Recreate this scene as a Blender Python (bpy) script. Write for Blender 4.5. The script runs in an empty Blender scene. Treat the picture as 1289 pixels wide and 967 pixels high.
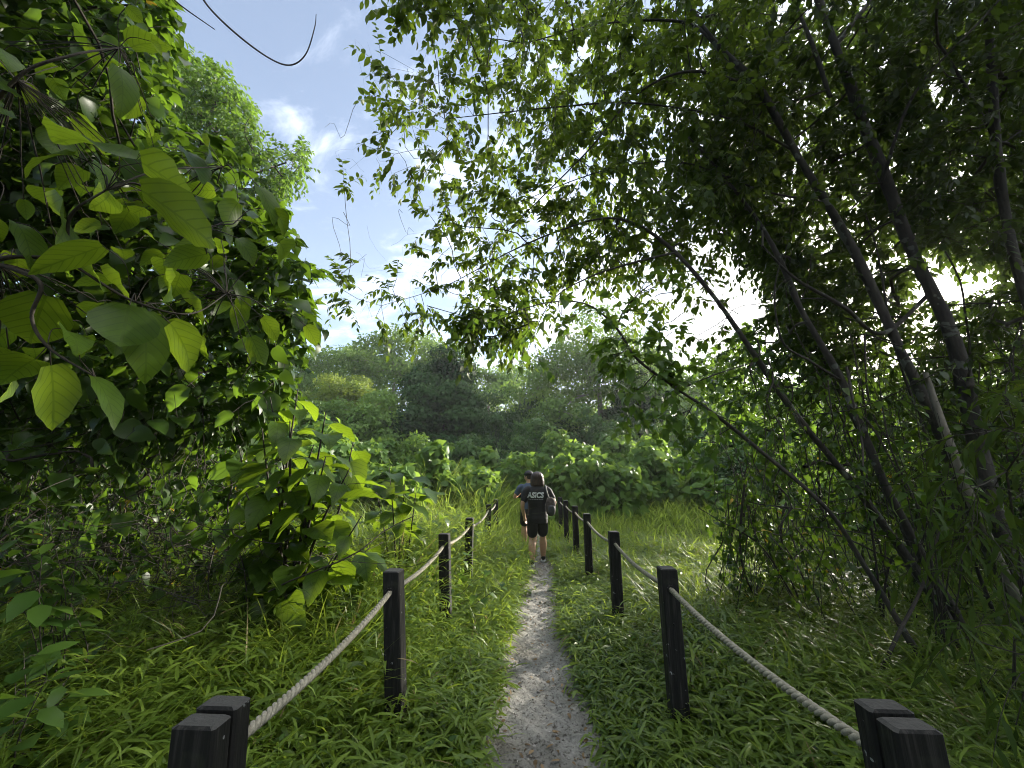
import bpy, math, random
import numpy as np
from mathutils import Vector, Matrix
from math import sin, cos, pi, radians, atan2, sqrt

sc = bpy.context.scene
COL = sc.collection
# ------------------------------------------------------------------ camera, world, sun, exposure
F, CX, CY = 484.0, 644.5, 483.5
PITCH, YAW, H = radians(13.1), radians(3.1), 1.55
cam = bpy.data.objects.new('camera', bpy.data.cameras.new('camera'))
COL.objects.link(cam)
cam.location = (0, 0, H)
cam.rotation_euler = (pi / 2 + PITCH, 0, YAW)
cam.data.sensor_width = 36
cam.data.lens = F / 1289 * 36
cam.data.clip_start = 0.03
cam.data.clip_end = 2000
sc.camera = cam

SUN = Vector((1.117, 0.980, 0.465)).normalized()
SUN_EL = math.asin(SUN.z)
SUN_AZ = atan2(SUN.x, SUN.y)          # clockwise from +Y
world = bpy.data.worlds.new('World')
sc.world = world
world.use_nodes = True
wn, wl = world.node_tree.nodes, world.node_tree.links
wn.clear()
wout = wn.new('ShaderNodeOutputWorld')
bg = wn.new('ShaderNodeBackground')
bg.inputs['Strength'].default_value = 0.078
sky = wn.new('ShaderNodeTexSky')
sky.sky_type = 'NISHITA'
sky.sun_disc = False
sky.sun_elevation = SUN_EL
sky.sun_rotation = SUN_AZ
sky.air_density = 1.0
sky.dust_density = 1.2
sky.ozone_density = 2.0
tc = wn.new('ShaderNodeTexCoord')
sep = wn.new('ShaderNodeSeparateXYZ')
wl.new(tc.outputs['Generated'], sep.inputs[0])
def wmath(op, a, b=None, c=None):
    n = wn.new('ShaderNodeMath'); n.operation = op
    for i, s in enumerate((a, b, c)):
        if s is None: continue
        if isinstance(s, (int, float)): n.inputs[i].default_value = s
        else: wl.new(s, n.inputs[i])
    return n.outputs[0]
den = wmath('ADD', wmath('ABSOLUTE', sep.outputs['Z']), 0.25)
cmb = wn.new('ShaderNodeCombineXYZ')
wl.new(wmath('DIVIDE', sep.outputs['X'], den), cmb.inputs[0])
wl.new(wmath('MULTIPLY', wmath('DIVIDE', sep.outputs['Y'], den), 1.5), cmb.inputs[1])
nz = wn.new('ShaderNodeTexNoise')
nz.inputs['Scale'].default_value = 3.4
nz.inputs['Detail'].default_value = 6
nz.inputs['Roughness'].default_value = 0.62
nz.inputs['Distortion'].default_value = 0.5
wl.new(cmb.outputs[0], nz.inputs['Vector'])
# thin cloud gets thicker towards the sun and towards the horizon
dot = wn.new('ShaderNodeVectorMath'); dot.operation = 'DOT_PRODUCT'
wl.new(tc.outputs['Generated'], dot.inputs[0]); dot.inputs[1].default_value = SUN
d01 = wmath('MULTIPLY_ADD', dot.outputs['Value'], 0.26, 0.0)
hor = wmath('MULTIPLY_ADD', wmath('ABSOLUTE', sep.outputs['Z']), -0.22, 0.06)
bank = wn.new('ShaderNodeMapRange'); bank.interpolation_type = 'SMOOTHSTEP'  # unseen bright cloud behind and overhead, added to light the forest fronts
bank.inputs['From Min'].default_value = 0.05; bank.inputs['From Max'].default_value = 0.75
wl.new(wmath('SUBTRACT', wmath('MULTIPLY', wmath('SUBTRACT', sep.outputs['Z'], 0.62), 2.0), sep.outputs['Y']), bank.inputs['Value'])
cl = wmath('ADD', wmath('ADD', wmath('ADD', nz.outputs['Fac'], d01), hor), wmath('MULTIPLY', bank.outputs[0], 0.30))
mr = wn.new('ShaderNodeMapRange'); mr.interpolation_type = 'SMOOTHSTEP'
mr.inputs['From Min'].default_value = 0.52; mr.inputs['From Max'].default_value = 0.80
mr.inputs['To Min'].default_value = 0.05; mr.inputs['To Max'].default_value = 0.85
wl.new(cl, mr.inputs['Value'])
mixw = wn.new('ShaderNodeMix'); mixw.data_type = 'RGBA'
wl.new(mr.outputs[0], mixw.inputs['Factor'])
wl.new(sky.outputs[0], mixw.inputs['A'])
ccol = wn.new('ShaderNodeMix'); ccol.data_type = 'RGBA'   # cloud white: brighter near the sun
ccol.inputs['A'].default_value = (5.2, 5.7, 6.6, 1)
ccol.inputs['B'].default_value = (15, 14.2, 13, 1)
wl.new(wmath('POWER', wmath('MAXIMUM', dot.outputs['Value'], 0), 9.0), ccol.inputs['Factor'])
cc2 = wn.new('ShaderNodeMix'); cc2.data_type = 'RGBA'; cc2.inputs['B'].default_value = (19, 19, 19, 1)
wl.new(bank.outputs[0], cc2.inputs['Factor']); wl.new(ccol.outputs['Result'], cc2.inputs['A']); wl.new(cc2.outputs['Result'], mixw.inputs['B'])
wl.new(mixw.outputs['Result'], bg.inputs['Color'])
wl.new(bg.outputs[0], wout.inputs['Surface'])

sun = bpy.data.objects.new('sun', bpy.data.lights.new('sun', 'SUN'))
sun.data.energy = 4.6
sun.data.angle = radians(4)
sun.data.color = (1.0, 0.93, 0.80)
sun.rotation_euler = SUN.to_track_quat('Z', 'Y').to_euler()
COL.objects.link(sun)

sc.view_settings.view_transform = 'Standard'
sc.view_settings.look = 'None'
sc.view_settings.gamma = 1.0
sc.view_settings.exposure = 2.05
sc.view_settings.use_curve_mapping = False
sc.render.engine = 'CYCLES'
cy = sc.cycles
cy.max_bounces = 7; cy.diffuse_bounces = 4; cy.glossy_bounces = 2; cy.transmission_bounces = 5
cy.volume_bounces = 0; cy.transparent_max_bounces = 4
cy.use_denoising = True
cy.filter_width = 1.0
cy.caustics_reflective = False; cy.caustics_refractive = False

# ------------------------------------------------------------------ helpers
rng = np.random.default_rng(11)
def ray(u, v):
    x = (u - CX) / F; y = (CY - v) / F
    f = cos(PITCH) - y * sin(PITCH); up = sin(PITCH) + y * cos(PITCH)
    return np.array([x * cos(YAW) - f * sin(YAW), x * sin(YAW) + f * cos(YAW), up])
def at(u, v, d):
    """photo pixel at distance d (along the optical axis)"""
    return np.array([0, 0, H]) + ray(u, v) * d
def onz(u, v, z=0.0):
    r = ray(u, v); return np.array([0, 0, H]) + r * ((z - H) / r[2])

def tag(o, label=None, cat=None, group=None, kind=None):
    if label: o['label'] = label
    if cat: o['category'] = cat
    if group: o['group'] = group
    if kind: o['kind'] = kind
    return o
def empty(name, loc, label, cat, group=None, rz=0):
    o = bpy.data.objects.new(name, None); COL.objects.link(o)
    o.location = loc; o.rotation_euler = (0, 0, rz); o.empty_display_size = 0.2
    return tag(o, label, cat, group)

def build(name, V, faces, mat, parent=None, uv=None, rnd=None, smooth=True):
    """faces: list of (n,k) int arrays"""
    V = np.asarray(V, np.float32)
    me = bpy.data.meshes.new(name)
    if parent is not None:
        V = V - np.array(parent.location, np.float32)[None]
    me.vertices.add(len(V)); me.vertices.foreach_set('co', V.ravel())
    faces = [np.asarray(f, np.int32) for f in faces if len(f)]
    loops = np.concatenate([f.ravel() for f in faces])
    tot = np.concatenate([np.full(len(f), f.shape[1], np.int32) for f in faces])
    start = np.concatenate([[0], np.cumsum(tot)[:-1]]).astype(np.int32)
    me.loops.add(len(loops)); me.loops.foreach_set('vertex_index', loops)
    me.polygons.add(len(tot)); me.polygons.foreach_set('loop_start', start)
    me.polygons.foreach_set('use_smooth', np.full(len(tot), smooth))
    if uv is not None:
        l = me.uv_layers.new(name='UVMap')
        l.data.foreach_set('uv', np.asarray(uv, np.float32)[loops].ravel())
    if rnd is not None:
        a = me.attributes.new('rnd', 'FLOAT', 'POINT'); a.data.foreach_set('value', np.asarray(rnd, np.float32))
    me.update(calc_edges=True)
    me.validate(clean_customdata=False)
    me.materials.append(mat)
    o = bpy.data.objects.new(name, me); COL.objects.link(o)
    if parent is not None: o.parent = parent
    return o

def unit(a):
    return a / np.maximum(np.linalg.norm(a, axis=-1, keepdims=True), 1e-9)

def tubes(P, R, sides=5):
    """P (N,S,3), R (N,S) -> verts, quads"""
    N, S, _ = P.shape
    T = unit(np.gradient(P, axis=1))
    m = unit(T.mean(axis=1))
    ref = np.where(np.abs(m[:, 2:3]) < 0.8, np.array([[0, 0, 1.]]), np.array([[1., 0, 0]]))
    A = unit(np.cross(T, ref[:, None, :])); B = np.cross(T, A)
    th = np.arange(sides) / sides * 2 * pi
    ring = A[:, :, None, :] * np.cos(th)[None, None, :, None] + B[:, :, None, :] * np.sin(th)[None, None, :, None]
    V = P[:, :, None, :] + ring * R[:, :, None, None]
    idx = np.arange(N * S * sides).reshape(N, S, sides)
    a = idx[:, :-1, :]; b = np.roll(a, -1, axis=2); c = np.roll(idx[:, 1:, :], -1, axis=2); d = idx[:, 1:, :]
    Q = np.stack([a, b, c, d], -1).reshape(-1, 4)
    return V.reshape(-1, 3), Q

class MB:
    def __init__(s): s.V = []; s.Q = {}; s.n = 0; s.uv = []; s.r = []
    def add(s, V, faces, uv=None, rnd=None):
        V = np.asarray(V, float)
        s.V.append(V)
        for f in faces:
            f = np.asarray(f)
            if len(f): s.Q.setdefault(f.shape[1], []).append(f + s.n)
        s.uv.append(uv if uv is not None else np.zeros((len(V), 2)))
        s.r.append(rnd if rnd is not None else np.zeros(len(V)))
        s.n += len(V)
    def tube(s, P, R, sides=6, cap=True):
        P = np.asarray(P, float)[None]; R = np.asarray(R, float)[None] if np.ndim(R) else np.full((1, P.shape[1]), float(R))
        V, Q = tubes(P, R, sides)
        k = P.shape[1]
        if cap:
            V = np.vstack([V, P[0, 0], P[0, -1]])
            a = np.arange(sides); b = (a + 1) % sides
            n = k * sides
            tri = np.vstack([np.stack([b, a, np.full(sides, n)], 1), np.stack([a + (k - 1) * sides, b + (k - 1) * sides, np.full(sides, n + 1)], 1)])
            s.add(V, [Q, tri])
        else: s.add(V, [Q])
    def box(s, c, h, rot=None):
        c = np.asarray(c, float); h = np.asarray(h, float)
        g = np.array([[x, y, z] for x in (-1, 1) for y in (-1, 1) for z in (-1, 1)], float) * h
        if rot is not None: g = g @ np.asarray(rot).T
        s.add(g + c, [np.array([[0, 1, 3, 2], [4, 6, 7, 5], [0, 4, 5, 1], [2, 3, 7, 6], [0, 2, 6, 4], [1, 5, 7, 3]])])
    def make(s, name, mat, parent=None, smooth=True):
        return build(name, np.vstack(s.V), [np.vstack(q) for q in s.Q.values()], mat, parent,
                     uv=np.vstack(s.uv), rnd=np.concatenate(s.r), smooth=smooth)

# leaf templates: (verts (x across, y along, z up), faces)
def leaf_template(rows, widths, fold=0.12, wave=0.0, cord=0.0):
    V = [(0, 0, 0)]; 
    for i, (t, w) in enumerate(zip(rows, widths)):
        back = cord if i == 0 else 0
        z = fold * w + wave * (1 if i % 2 else -1)
        V += [(-w, t - back, z), (0, t, 0), (w, t - back, z)]
    V.append((0, 1, 0))
    n = len(rows); tip = 1 + 3 * n
    tri = [(0, 2, 1), (0, 3, 2)]
    quad = []
    for i in range(n - 1):
        a = 1 + 3 * i; b = a + 3
        quad += [(a, a + 1, b + 1, b), (a + 1, a + 2, b + 2, b + 1)]
    a = 1 + 3 * (n - 1)
    tri += [(a, a + 1, tip), (a + 1, a + 2, tip)]
    return np.array(V, float), [np.array(tri), np.array(quad)] if quad else [np.array(tri)]
LF_S = leaf_template([0.38], [0.46])
LF_M = leaf_template([0.25, 0.62], [0.44, 0.40])
LF_L = leaf_template([0.04, 0.14, 0.3, 0.5, 0.68, 0.82, 0.93], [0.22, 0.4, 0.5, 0.49, 0.38, 0.24, 0.1], fold=0.26, wave=0.03, cord=0.05)
LF_V = leaf_template([0.04, 0.2, 0.45, 0.75], [0.34, 0.52, 0.42, 0.16], cord=0.10)   # heart-shaped climber leaf

def leaves(mb, pos, d, up, L, Wd, tmpl, droop=0.3, rnd=None, rg=rng):
    """place leaf templates. d: direction, up: rough normal"""
    N = len(pos)
    if N == 0: return
    TV, TF = tmpl
    d = unit(d); s = unit(np.cross(d, up)); n = np.cross(s, d)
    L = np.broadcast_to(L, (N,)); Wd = np.broadcast_to(Wd, (N,))
    dr = droop * rg.uniform(0.3, 1.6, N)
    x, y, z = TV[:, 0], TV[:, 1], TV[:, 2]
    zz = z[None] * Wd[:, None] - (dr * L)[:, None] * (y ** 2)[None]
    tw = rg.normal(0, 0.25, N)
    zz = zz + tw[:, None] * (x * y)[None] * Wd[:, None]
    V = (pos[:, None] + s[:, None] * (x[None] * Wd[:, None])[..., None]
         + d[:, None] * (y[None] * L[:, None] * (1 - 0.25 * dr[:, None] * y[None]))[..., None] + n[:, None] * zz[..., None])
    m = len(TV)
    off = (np.arange(N) * m)[:, None, None]
    faces = [(f[None] + off).reshape(-1, f.shape[1]) for f in TF]
    uv = np.tile(np.stack([x + 0.5, y], 1), (N, 1))
    if rnd is None: rnd = rg.random(N)
    mb.add(V.reshape(-1, 3), faces, uv, np.repeat(rnd, m))

def randdir(n, rg=rng):
    return unit(rg.normal(size=(n, 3)))

# ------------------------------------------------------------------ materials
def new_mat(name):
    m = bpy.data.materials.new(name); m.use_nodes = True
    nt = m.node_tree; nt.nodes.clear()
    return m, nt.nodes, nt.links
def N_(nodes, typ, **kw):
    n = nodes.new(typ)
    for k, v in kw.items():
        if k in n.inputs: n.inputs[k].default_value = v
        else: setattr(n, k, v)
    return n
def ramp(nodes, links, src, stops):
    r = nodes.new('ShaderNodeValToRGB'); e = r.color_ramp.elements
    while len(e) < len(stops): e.new(0.5)
    for el, (p, c) in zip(e, stops):
        el.position = p; el.color = (*c, 1)
    links.new(src, r.inputs[0]); return r.outputs[0]

def leaf_mat(name, dark, light, trans, tf=0.4, rough=0.42, veins=0.0, odd=None, spec=0.3, ro=0.988):
    """two-sided leaf: reflected colour from dark to light per leaf, transmitted colour trans"""
    m, n, l = new_mat(name)
    at_ = N_(n, 'ShaderNodeAttribute', attribute_name='rnd')
    stops = [(0.0, dark), (0.94, light)] if not odd else [(0.0, dark), (0.94, light)]
    if odd: stops += [(ro, light), (ro + .002, odd)]
    c = ramp(n, l, at_.outputs['Fac'], stops)
    tstops = [(0.0, tuple(x * 0.7 for x in trans)), (0.94, trans)]
    if odd: tstops += [(ro, trans), (ro + .002, tuple(min(1, x * 1.6) for x in odd))]
    ct = ramp(n, l, at_.outputs['Fac'], tstops)
    geo = N_(n, 'ShaderNodeNewGeometry')
    bs = N_(n, 'ShaderNodeBsdfPrincipled', Roughness=rough)
    bs.inputs['Specular IOR Level'].default_value = spec
    tr = N_(n, 'ShaderNodeBsdfTranslucent')
    if veins > 0:
        uv = N_(n, 'ShaderNodeUVMap', uv_map='UVMap')
        sp = n.new('ShaderNodeSeparateXYZ'); l.new(uv.outputs[0], sp.inputs[0])
        def mt(op, a, b=0.0, c=0.0):
            q = n.new('ShaderNodeMath'); q.operation = op
            for i, s in enumerate((a, b, c)):
                if isinstance(s, (int, float)): q.inputs[i].default_value = s
                else: l.new(s, q.inputs[i])
            return q.outputs[0]
        ax = mt('ABSOLUTE', mt('SUBTRACT', sp.outputs[0], 0.5))
        ph = mt('MULTIPLY', mt('SUBTRACT', sp.outputs[1], mt('MULTIPLY', mt('POWER', ax, 1.25), 1.0)), 6.5)
        side = mt('LESS_THAN', mt('ABSOLUTE', mt('SUBTRACT', mt('FRACT', ph), 0.5)), 0.08)
        mid = mt('LESS_THAN', ax, 0.022)
        vein = mt('MAXIMUM', side, mid)
        mx = N_(n, 'ShaderNodeMix', data_type='RGBA'); mx.inputs['B'].default_value = (light[0] * 1.7, light[1] * 1.5, light[2] * 1.6, 1)
        l.new(mt('MULTIPLY', vein, 0.30), mx.inputs['Factor']); l.new(c, mx.inputs['A']); c = mx.outputs['Result']
        mt2 = N_(n, 'ShaderNodeMix', data_type='RGBA', blend_type='MULTIPLY'); mt2.inputs['B'].default_value = (0.45, 0.5, 0.4, 1)
        l.new(mt('MULTIPLY', vein, 0.7), mt2.inputs['Factor']); l.new(ct, mt2.inputs['A']); ct = mt2.outputs['Result']
        bm = N_(n, 'ShaderNodeBump', Strength=veins * .35, Distance=0.002)
        wav = mt('ABSOLUTE', mt('SUBTRACT', mt('FRACT', ph), 0.5))
        l.new(wav, bm.inputs['Height']); l.new(bm.outputs[0], bs.inputs['Normal'])
        # blotches and bite marks in tone
        nzz = N_(n, 'ShaderNodeTexNoise', Scale=18.0); 
        tcn = N_(n, 'ShaderNodeTexCoord'); l.new(tcn.outputs['Object'], nzz.inputs['Vector'])
        m2 = N_(n, 'ShaderNodeMix', data_type='RGBA', blend_type='MULTIPLY'); m2.inputs['Factor'].default_value = 0.5
        l.new(c, m2.inputs['A']); l.new(ramp(n, l, nzz.outputs['Fac'], [(0.27, (0.9, 0.5, 0.3)), (0.31, (0.5, 0.5, 0.45)), (0.7, (1.35, 1.35, 1.2))]), m2.inputs['B']); c = m2.outputs['Result']
    l.new(c, bs.inputs['Base Color']); l.new(ct, tr.inputs['Color'])
    mix = N_(n, 'ShaderNodeMixShader'); mix.inputs[0].default_value = tf
    l.new(bs.outputs[0], mix.inputs[1]); l.new(tr.outputs[0], mix.inputs[2])
    o = n.new('ShaderNodeOutputMaterial'); l.new(mix.outputs[0], o.inputs['Surface'])
    return m

def noisy_mat(name, stops, scale=8.0, rough=0.8, bump=0.4, bdist=0.01, stretch=(1, 1, 1), spots=None, detail=8, spec=0.5, fine=None):
    m, n, l = new_mat(name)
    tcn = N_(n, 'ShaderNodeTexCoord')
    mp = N_(n, 'ShaderNodeMapping'); mp.inputs['Scale'].default_value = stretch
    l.new(tcn.outputs['Object'], mp.inputs['Vector'])
    nzz = N_(n, 'ShaderNodeTexNoise', Scale=scale, Detail=detail, Roughness=0.65)
    l.new(mp.outputs[0], nzz.inputs['Vector'])
    c = ramp(n, l, nzz.outputs['Fac'], stops)
    if spots:
        sscale, thr, scol = spots
        vo = N_(n, 'ShaderNodeTexNoise', Scale=sscale, Detail=3.0)
        l.new(tcn.outputs['Object'], vo.inputs['Vector'])
        fac = ramp(n, l, vo.outputs['Fac'], [(thr, (0, 0, 0)), (thr + 0.03, (1, 1, 1))])
        mx = N_(n, 'ShaderNodeMix', data_type='RGBA'); mx.inputs['B'].default_value = (*scol, 1)
        l.new(fac, mx.inputs['Factor']); l.new(c, mx.inputs['A']); c = mx.outputs['Result']
    bs = N_(n, 'ShaderNodeBsdfPrincipled', Roughness=rough)
    bs.inputs['Specular IOR Level'].default_value = spec
    l.new(c, bs.inputs['Base Color'])
    bm = N_(n, 'ShaderNodeBump', Strength=bump, Distance=bdist)
    h = nzz.outputs['Fac']
    if fine:
        n3 = N_(n, 'ShaderNodeTexNoise', Scale=fine, Detail=4.0); l.new(tcn.outputs['Object'], n3.inputs['Vector'])
        ad = N_(n, 'ShaderNodeMath', operation='ADD'); l.new(h, ad.inputs[0]); l.new(n3.outputs['Fac'], ad.inputs[1]); h = ad.outputs[0]
    l.new(h, bm.inputs['Height']); l.new(bm.outputs[0], bs.inputs['Normal'])
    o = n.new('ShaderNodeOutputMaterial'); l.new(bs.outputs[0], o.inputs['Surface'])
    return m
def plain_mat(name, col, rough=0.7, bump=0.0, scale=200.0):
    k = 0.75
    return noisy_mat(name, [(0.3, tuple(c * k for c in col)), (0.7, tuple(min(1, c * 1.15) for c in col))], scale=scale, rough=rough, bump=bump, bdist=0.002)

M = {}
YEL = (0.45, 0.30, 0.03)
M['grass'] = leaf_mat('grass_blades', (0.032, 0.068, 0.009), (0.16, 0.235, 0.034), (0.40, 0.53, 0.055), tf=0.42, rough=0.42, odd=(0.22, 0.17, 0.08), ro=0.96, spec=0.3)
M['leaf_big'] = leaf_mat('big_leaf', (0.022, 0.052, 0.008), (0.055, 0.10, 0.012), (0.28, 0.42, 0.02), tf=0.46, rough=0.4, veins=1.0, odd=YEL, spec=0.25)
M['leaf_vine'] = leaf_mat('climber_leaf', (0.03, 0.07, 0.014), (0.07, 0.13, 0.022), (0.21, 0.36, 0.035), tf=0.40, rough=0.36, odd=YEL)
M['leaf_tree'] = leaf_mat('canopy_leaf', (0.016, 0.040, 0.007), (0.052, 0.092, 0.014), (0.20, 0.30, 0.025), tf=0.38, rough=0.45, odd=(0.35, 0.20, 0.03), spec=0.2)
M['leaf_tree_shaded'] = leaf_mat('shade_painted_canopy_leaf', (0.009, 0.022, 0.005), (0.032, 0.058, 0.011), (0.13, 0.21, 0.022), tf=0.34, rough=0.45, odd=(0.30, 0.20, 0.03), spec=0.15)  # canopy leaf copy with the grove's shade painted into its colour
M['meadow'] = leaf_mat('meadow_blades', (0.075, 0.125, 0.018), (0.16, 0.22, 0.04), (0.42, 0.55, 0.07), tf=0.5, rough=0.5, odd=(0.30, 0.26, 0.10), spec=0.12)
M['leaf_vine_shaded'] = leaf_mat('shade_painted_climber_leaf', (0.008, 0.024, 0.004), (0.036, 0.074, 0.010), (0.17, 0.30, 0.02), tf=0.38, rough=0.38, odd=YEL, spec=0.3)  # climber leaf darkened to paint in the shade of the left mass
M['leaf_lance'] = leaf_mat('lance_leaf', (0.02, 0.04, 0.009), (0.05, 0.085, 0.016), (0.16, 0.24, 0.03), tf=0.35, rough=0.5, spec=0.06, odd=(0.22, 0.06, 0.03))
M['leaf_shrub'] = leaf_mat('shrub_leaf', (0.03, 0.08, 0.015), (0.10, 0.18, 0.035), (0.30, 0.46, 0.06), tf=0.38, rough=0.4, spec=0.12)
M['leaf_shrub_dk'] = leaf_mat('shrub_leaf_deep', (0.025, 0.06, 0.018), (0.055, 0.11, 0.03), (0.14, 0.24, 0.04), tf=0.32, rough=0.4, spec=0.12)
M['leaf_far'] = leaf_mat('forest_leaf', (0.035, 0.08, 0.016), (0.12, 0.20, 0.04), (0.28, 0.44, 0.055), tf=0.3, rough=0.5, spec=0.12)
M['leaf_far_dk'] = leaf_mat('dark_forest_leaf', (0.010, 0.034, 0.007), (0.030, 0.068, 0.014), (0.07, 0.14, 0.02), tf=0.25, rough=0.5, spec=0.12)
M['leaf_yellow'] = leaf_mat('yellow_green_leaf', (0.07, 0.12, 0.02), (0.15, 0.19, 0.03), (0.34, 0.44, 0.05), tf=0.4, rough=0.5, spec=0.12)
M['bark'] = noisy_mat('bark', [(0.3, (0.012, 0.010, 0.008)), (0.6, (0.042, 0.036, 0.028)), (0.8, (0.09, 0.08, 0.065))], scale=14, rough=0.85, bump=0.8, bdist=0.02, stretch=(1, 1, 0.35), spots=(6.5, 0.62, (0.11, 0.115, 0.095)))
M['bark_pale'] = noisy_mat('pale_bark', [(0.3, (0.09, 0.08, 0.06)), (0.7, (0.25, 0.22, 0.18))], scale=12, rough=0.85, bump=0.6, bdist=0.02, stretch=(1, 1, 0.4))
M['twig'] = noisy_mat('twig_bark', [(0.3, (0.014, 0.011, 0.009)), (0.7, (0.05, 0.04, 0.028))], scale=30, rough=0.8, bump=0.3)
M['stem'] = noisy_mat('green_stem', [(0.3, (0.06, 0.08, 0.02)), (0.7, (0.12, 0.14, 0.04))], scale=30, rough=0.6, bump=0.2)
M['soil'] = noisy_mat('soil', [(0.3, (0.022, 0.02, 0.012)), (0.7, (0.06, 0.055, 0.03))], scale=5, rough=0.95, bump=0.8, bdist=0.03, fine=60)
M['rope'] = noisy_mat('rope_fibre', [(0.3, (0.15, 0.138, 0.10)), (0.7, (0.40, 0.37, 0.29))], scale=60, rough=0.9, bump=0.5, bdist=0.002, fine=500)

# ------------------------------------------------------------------ ground and path
_g = np.random.default_rng(3)
_gw = [(_g.uniform(0.25, 1.6), _g.uniform(0, 6.28), _g.uniform(0, 6.28)) for _ in range(14)]
def bumps(x, y, k=1.0):
    s = 0
    for f, a, p in _gw: s = s + np.sin((x * cos(a) + y * sin(a)) * f * k * 2 + p) / (1 + f)
    return s / 6
def ground_z(x, y):
    x = np.asarray(x, float); y = np.asarray(y, float)
    away = np.clip((np.abs(x) - 0.7) / 1.5, 0, 1)
    z = away * (0.05 + 0.07 * bumps(x, y))
    z = z + 0.5 * np.exp(-(((x + 2.6) / 1.5) ** 2 + ((y - 12.5) / 3.0) ** 2))
    z = z + 0.35 * np.exp(-(((x + 6) / 3.0) ** 2 + ((y - 9) / 4.0) ** 2))
    z = z + 0.25 * np.exp(-(((x - 5) / 2.5) ** 2 + ((y - 14) / 3.0) ** 2))
    r = np.sqrt(x * x + y * y)
    z = z + np.clip((r - 30) / 60, 0, 1) ** 1.3 * 4.0
    return z
def grid(xs, ys, zf):
    X, Y = np.meshgrid(xs, ys); Z = zf(X, Y)
    V = np.stack([X, Y, Z], -1).reshape(-1, 3)
    i = np.arange(len(xs) * len(ys)).reshape(len(ys), len(xs))
    Q = np.stack([i[:-1, :-1], i[:-1, 1:], i[1:, 1:], i[1:, :-1]], -1).reshape(-1, 4)
    return V, Q
def axis():
    a = np.concatenate([np.arange(0, 16, 0.2), 16 * 1.09 ** np.arange(0, 46)])
    return np.concatenate([-a[:0:-1], a])
V, Q = grid(axis(), axis(), lambda x, y: ground_z(x, y) - np.where((np.abs(x) < 0.9) & (y > -3) & (y < 17), 0.03, 0.0))
tag(build('ground', V, [Q], M['soil']), kind='structure')

def path_c(y): return 0.01 + 0.012 * np.clip(y, 0, 7.5) + 0.03 * np.sin(y * 1.1)
def path_w(y):
    w = np.interp(y, [-2, 2.4, 3.0, 3.5, 4.2, 5.2, 7.0, 8.0, 12], [0.40, 0.385, 0.37, 0.33, 0.30, 0.25, 0.18, 0.11, 0.05])
    return w + 0.014 * np.sin(y * 5.3) + 0.01 * np.sin(y * 11 + 1)
def pathz(x, y):
    z = 0.006 * (np.sin(x * 23 + 3 * np.sin(y * 7)) + np.sin(y * 19 + 2 * np.sin(x * 11))) + 0.006 * np.sin(x * 51 + y * 37) + 0.004 * np.sin(y * 67 - x * 29)
    edge = np.clip((np.abs(x - path_c(y)) - 0.28) / 0.3, 0, 1)
    return ground_z(x, y) + 0.012 + z + 0.02 * edge - 0.012
V, Q = grid(np.arange(-0.86, 0.87, 0.03), np.arange(-2.5, 16, 0.035), pathz)
m, n, l = new_mat('packed_soil_path')
tcn = N_(n, 'ShaderNodeTexCoord')
n1 = N_(n, 'ShaderNodeTexNoise', Scale=2.2, Detail=9.0, Roughness=0.7); l.new(tcn.outputs['Object'], n1.inputs['Vector'])
n2 = N_(n, 'ShaderNodeTexNoise', Scale=38.0, Detail=6.0, Roughness=0.75); l.new(tcn.outputs['Object'], n2.inputs['Vector'])
c1 = ramp(n, l, n1.outputs['Fac'], [(0.3, (0.10, 0.09, 0.07)), (0.48, (0.24, 0.23, 0.205)), (0.7, (0.37, 0.355, 0.325))])
c2 = ramp(n, l, n2.outputs['Fac'], [(0.38, (0.18, 0.15, 0.12)), (0.47, (0.8, 0.8, 0.8)), (0.62, (1.0, 1.0, 1.0)), (0.72, (1.35, 1.32, 1.28))])
mx = N_(n, 'ShaderNodeMix', data_type='RGBA', blend_type='MULTIPLY'); mx.inputs['Factor'].default_value = 1.0
l.new(c1, mx.inputs['A']); l.new(c2, mx.inputs['B'])
bs = N_(n, 'ShaderNodeBsdfPrincipled', Roughness=0.75); l.new(mx.outputs['Result'], bs.inputs['Base Color'])
bm = N_(n, 'ShaderNodeBump', Strength=0.9, Distance=0.012); l.new(n2.outputs['Fac'], bm.inputs['Height'])
bm2 = N_(n, 'ShaderNodeBump', Strength=1.0, Distance=0.07); l.new(n1.outputs['Fac'], bm2.inputs['Height']); l.new(bm.outputs[0], bm2.inputs['Normal'])
l.new(bm2.outputs[0], bs.inputs['Normal'])
o = n.new('ShaderNodeOutputMaterial'); l.new(bs.outputs[0], o.inputs['Surface'])
M['path'] = m
tag(build('path', V, [Q], M['path']), kind='structure')

# ------------------------------------------------------------------ posts and ropes
m, n, l = new_mat('black_stained_wood')
tcn = N_(n, 'ShaderNodeTexCoord')
mp = N_(n, 'ShaderNodeMapping'); mp.inputs['Scale'].default_value = (1, 1, 0.06); l.new(tcn.outputs['Object'], mp.inputs['Vector'])
g1 = N_(n, 'ShaderNodeTexNoise', Scale=70.0, Detail=6.0); l.new(mp.outputs[0], g1.inputs['Vector'])
c = ramp(n, l, g1.outputs['Fac'], [(0.3, (0.006, 0.006, 0.0055)), (0.55, (0.012, 0.0115, 0.0105)), (0.72, (0.04, 0.038, 0.034))])
g2 = N_(n, 'ShaderNodeTexNoise', Scale=26.0, Detail=4.0); l.new(tcn.outputs['Object'], g2.inputs['Vector'])
fac = ramp(n, l, g2.outputs['Fac'], [(0.70, (0, 0, 0)), (0.73, (.7, .7, .7))])
mx = N_(n, 'ShaderNodeMix', data_type='RGBA'); mx.inputs['B'].default_value = (0.36, 0.37, 0.37, 1); l.new(fac, mx.inputs['Factor']); l.new(c, mx.inputs['A'])
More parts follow.
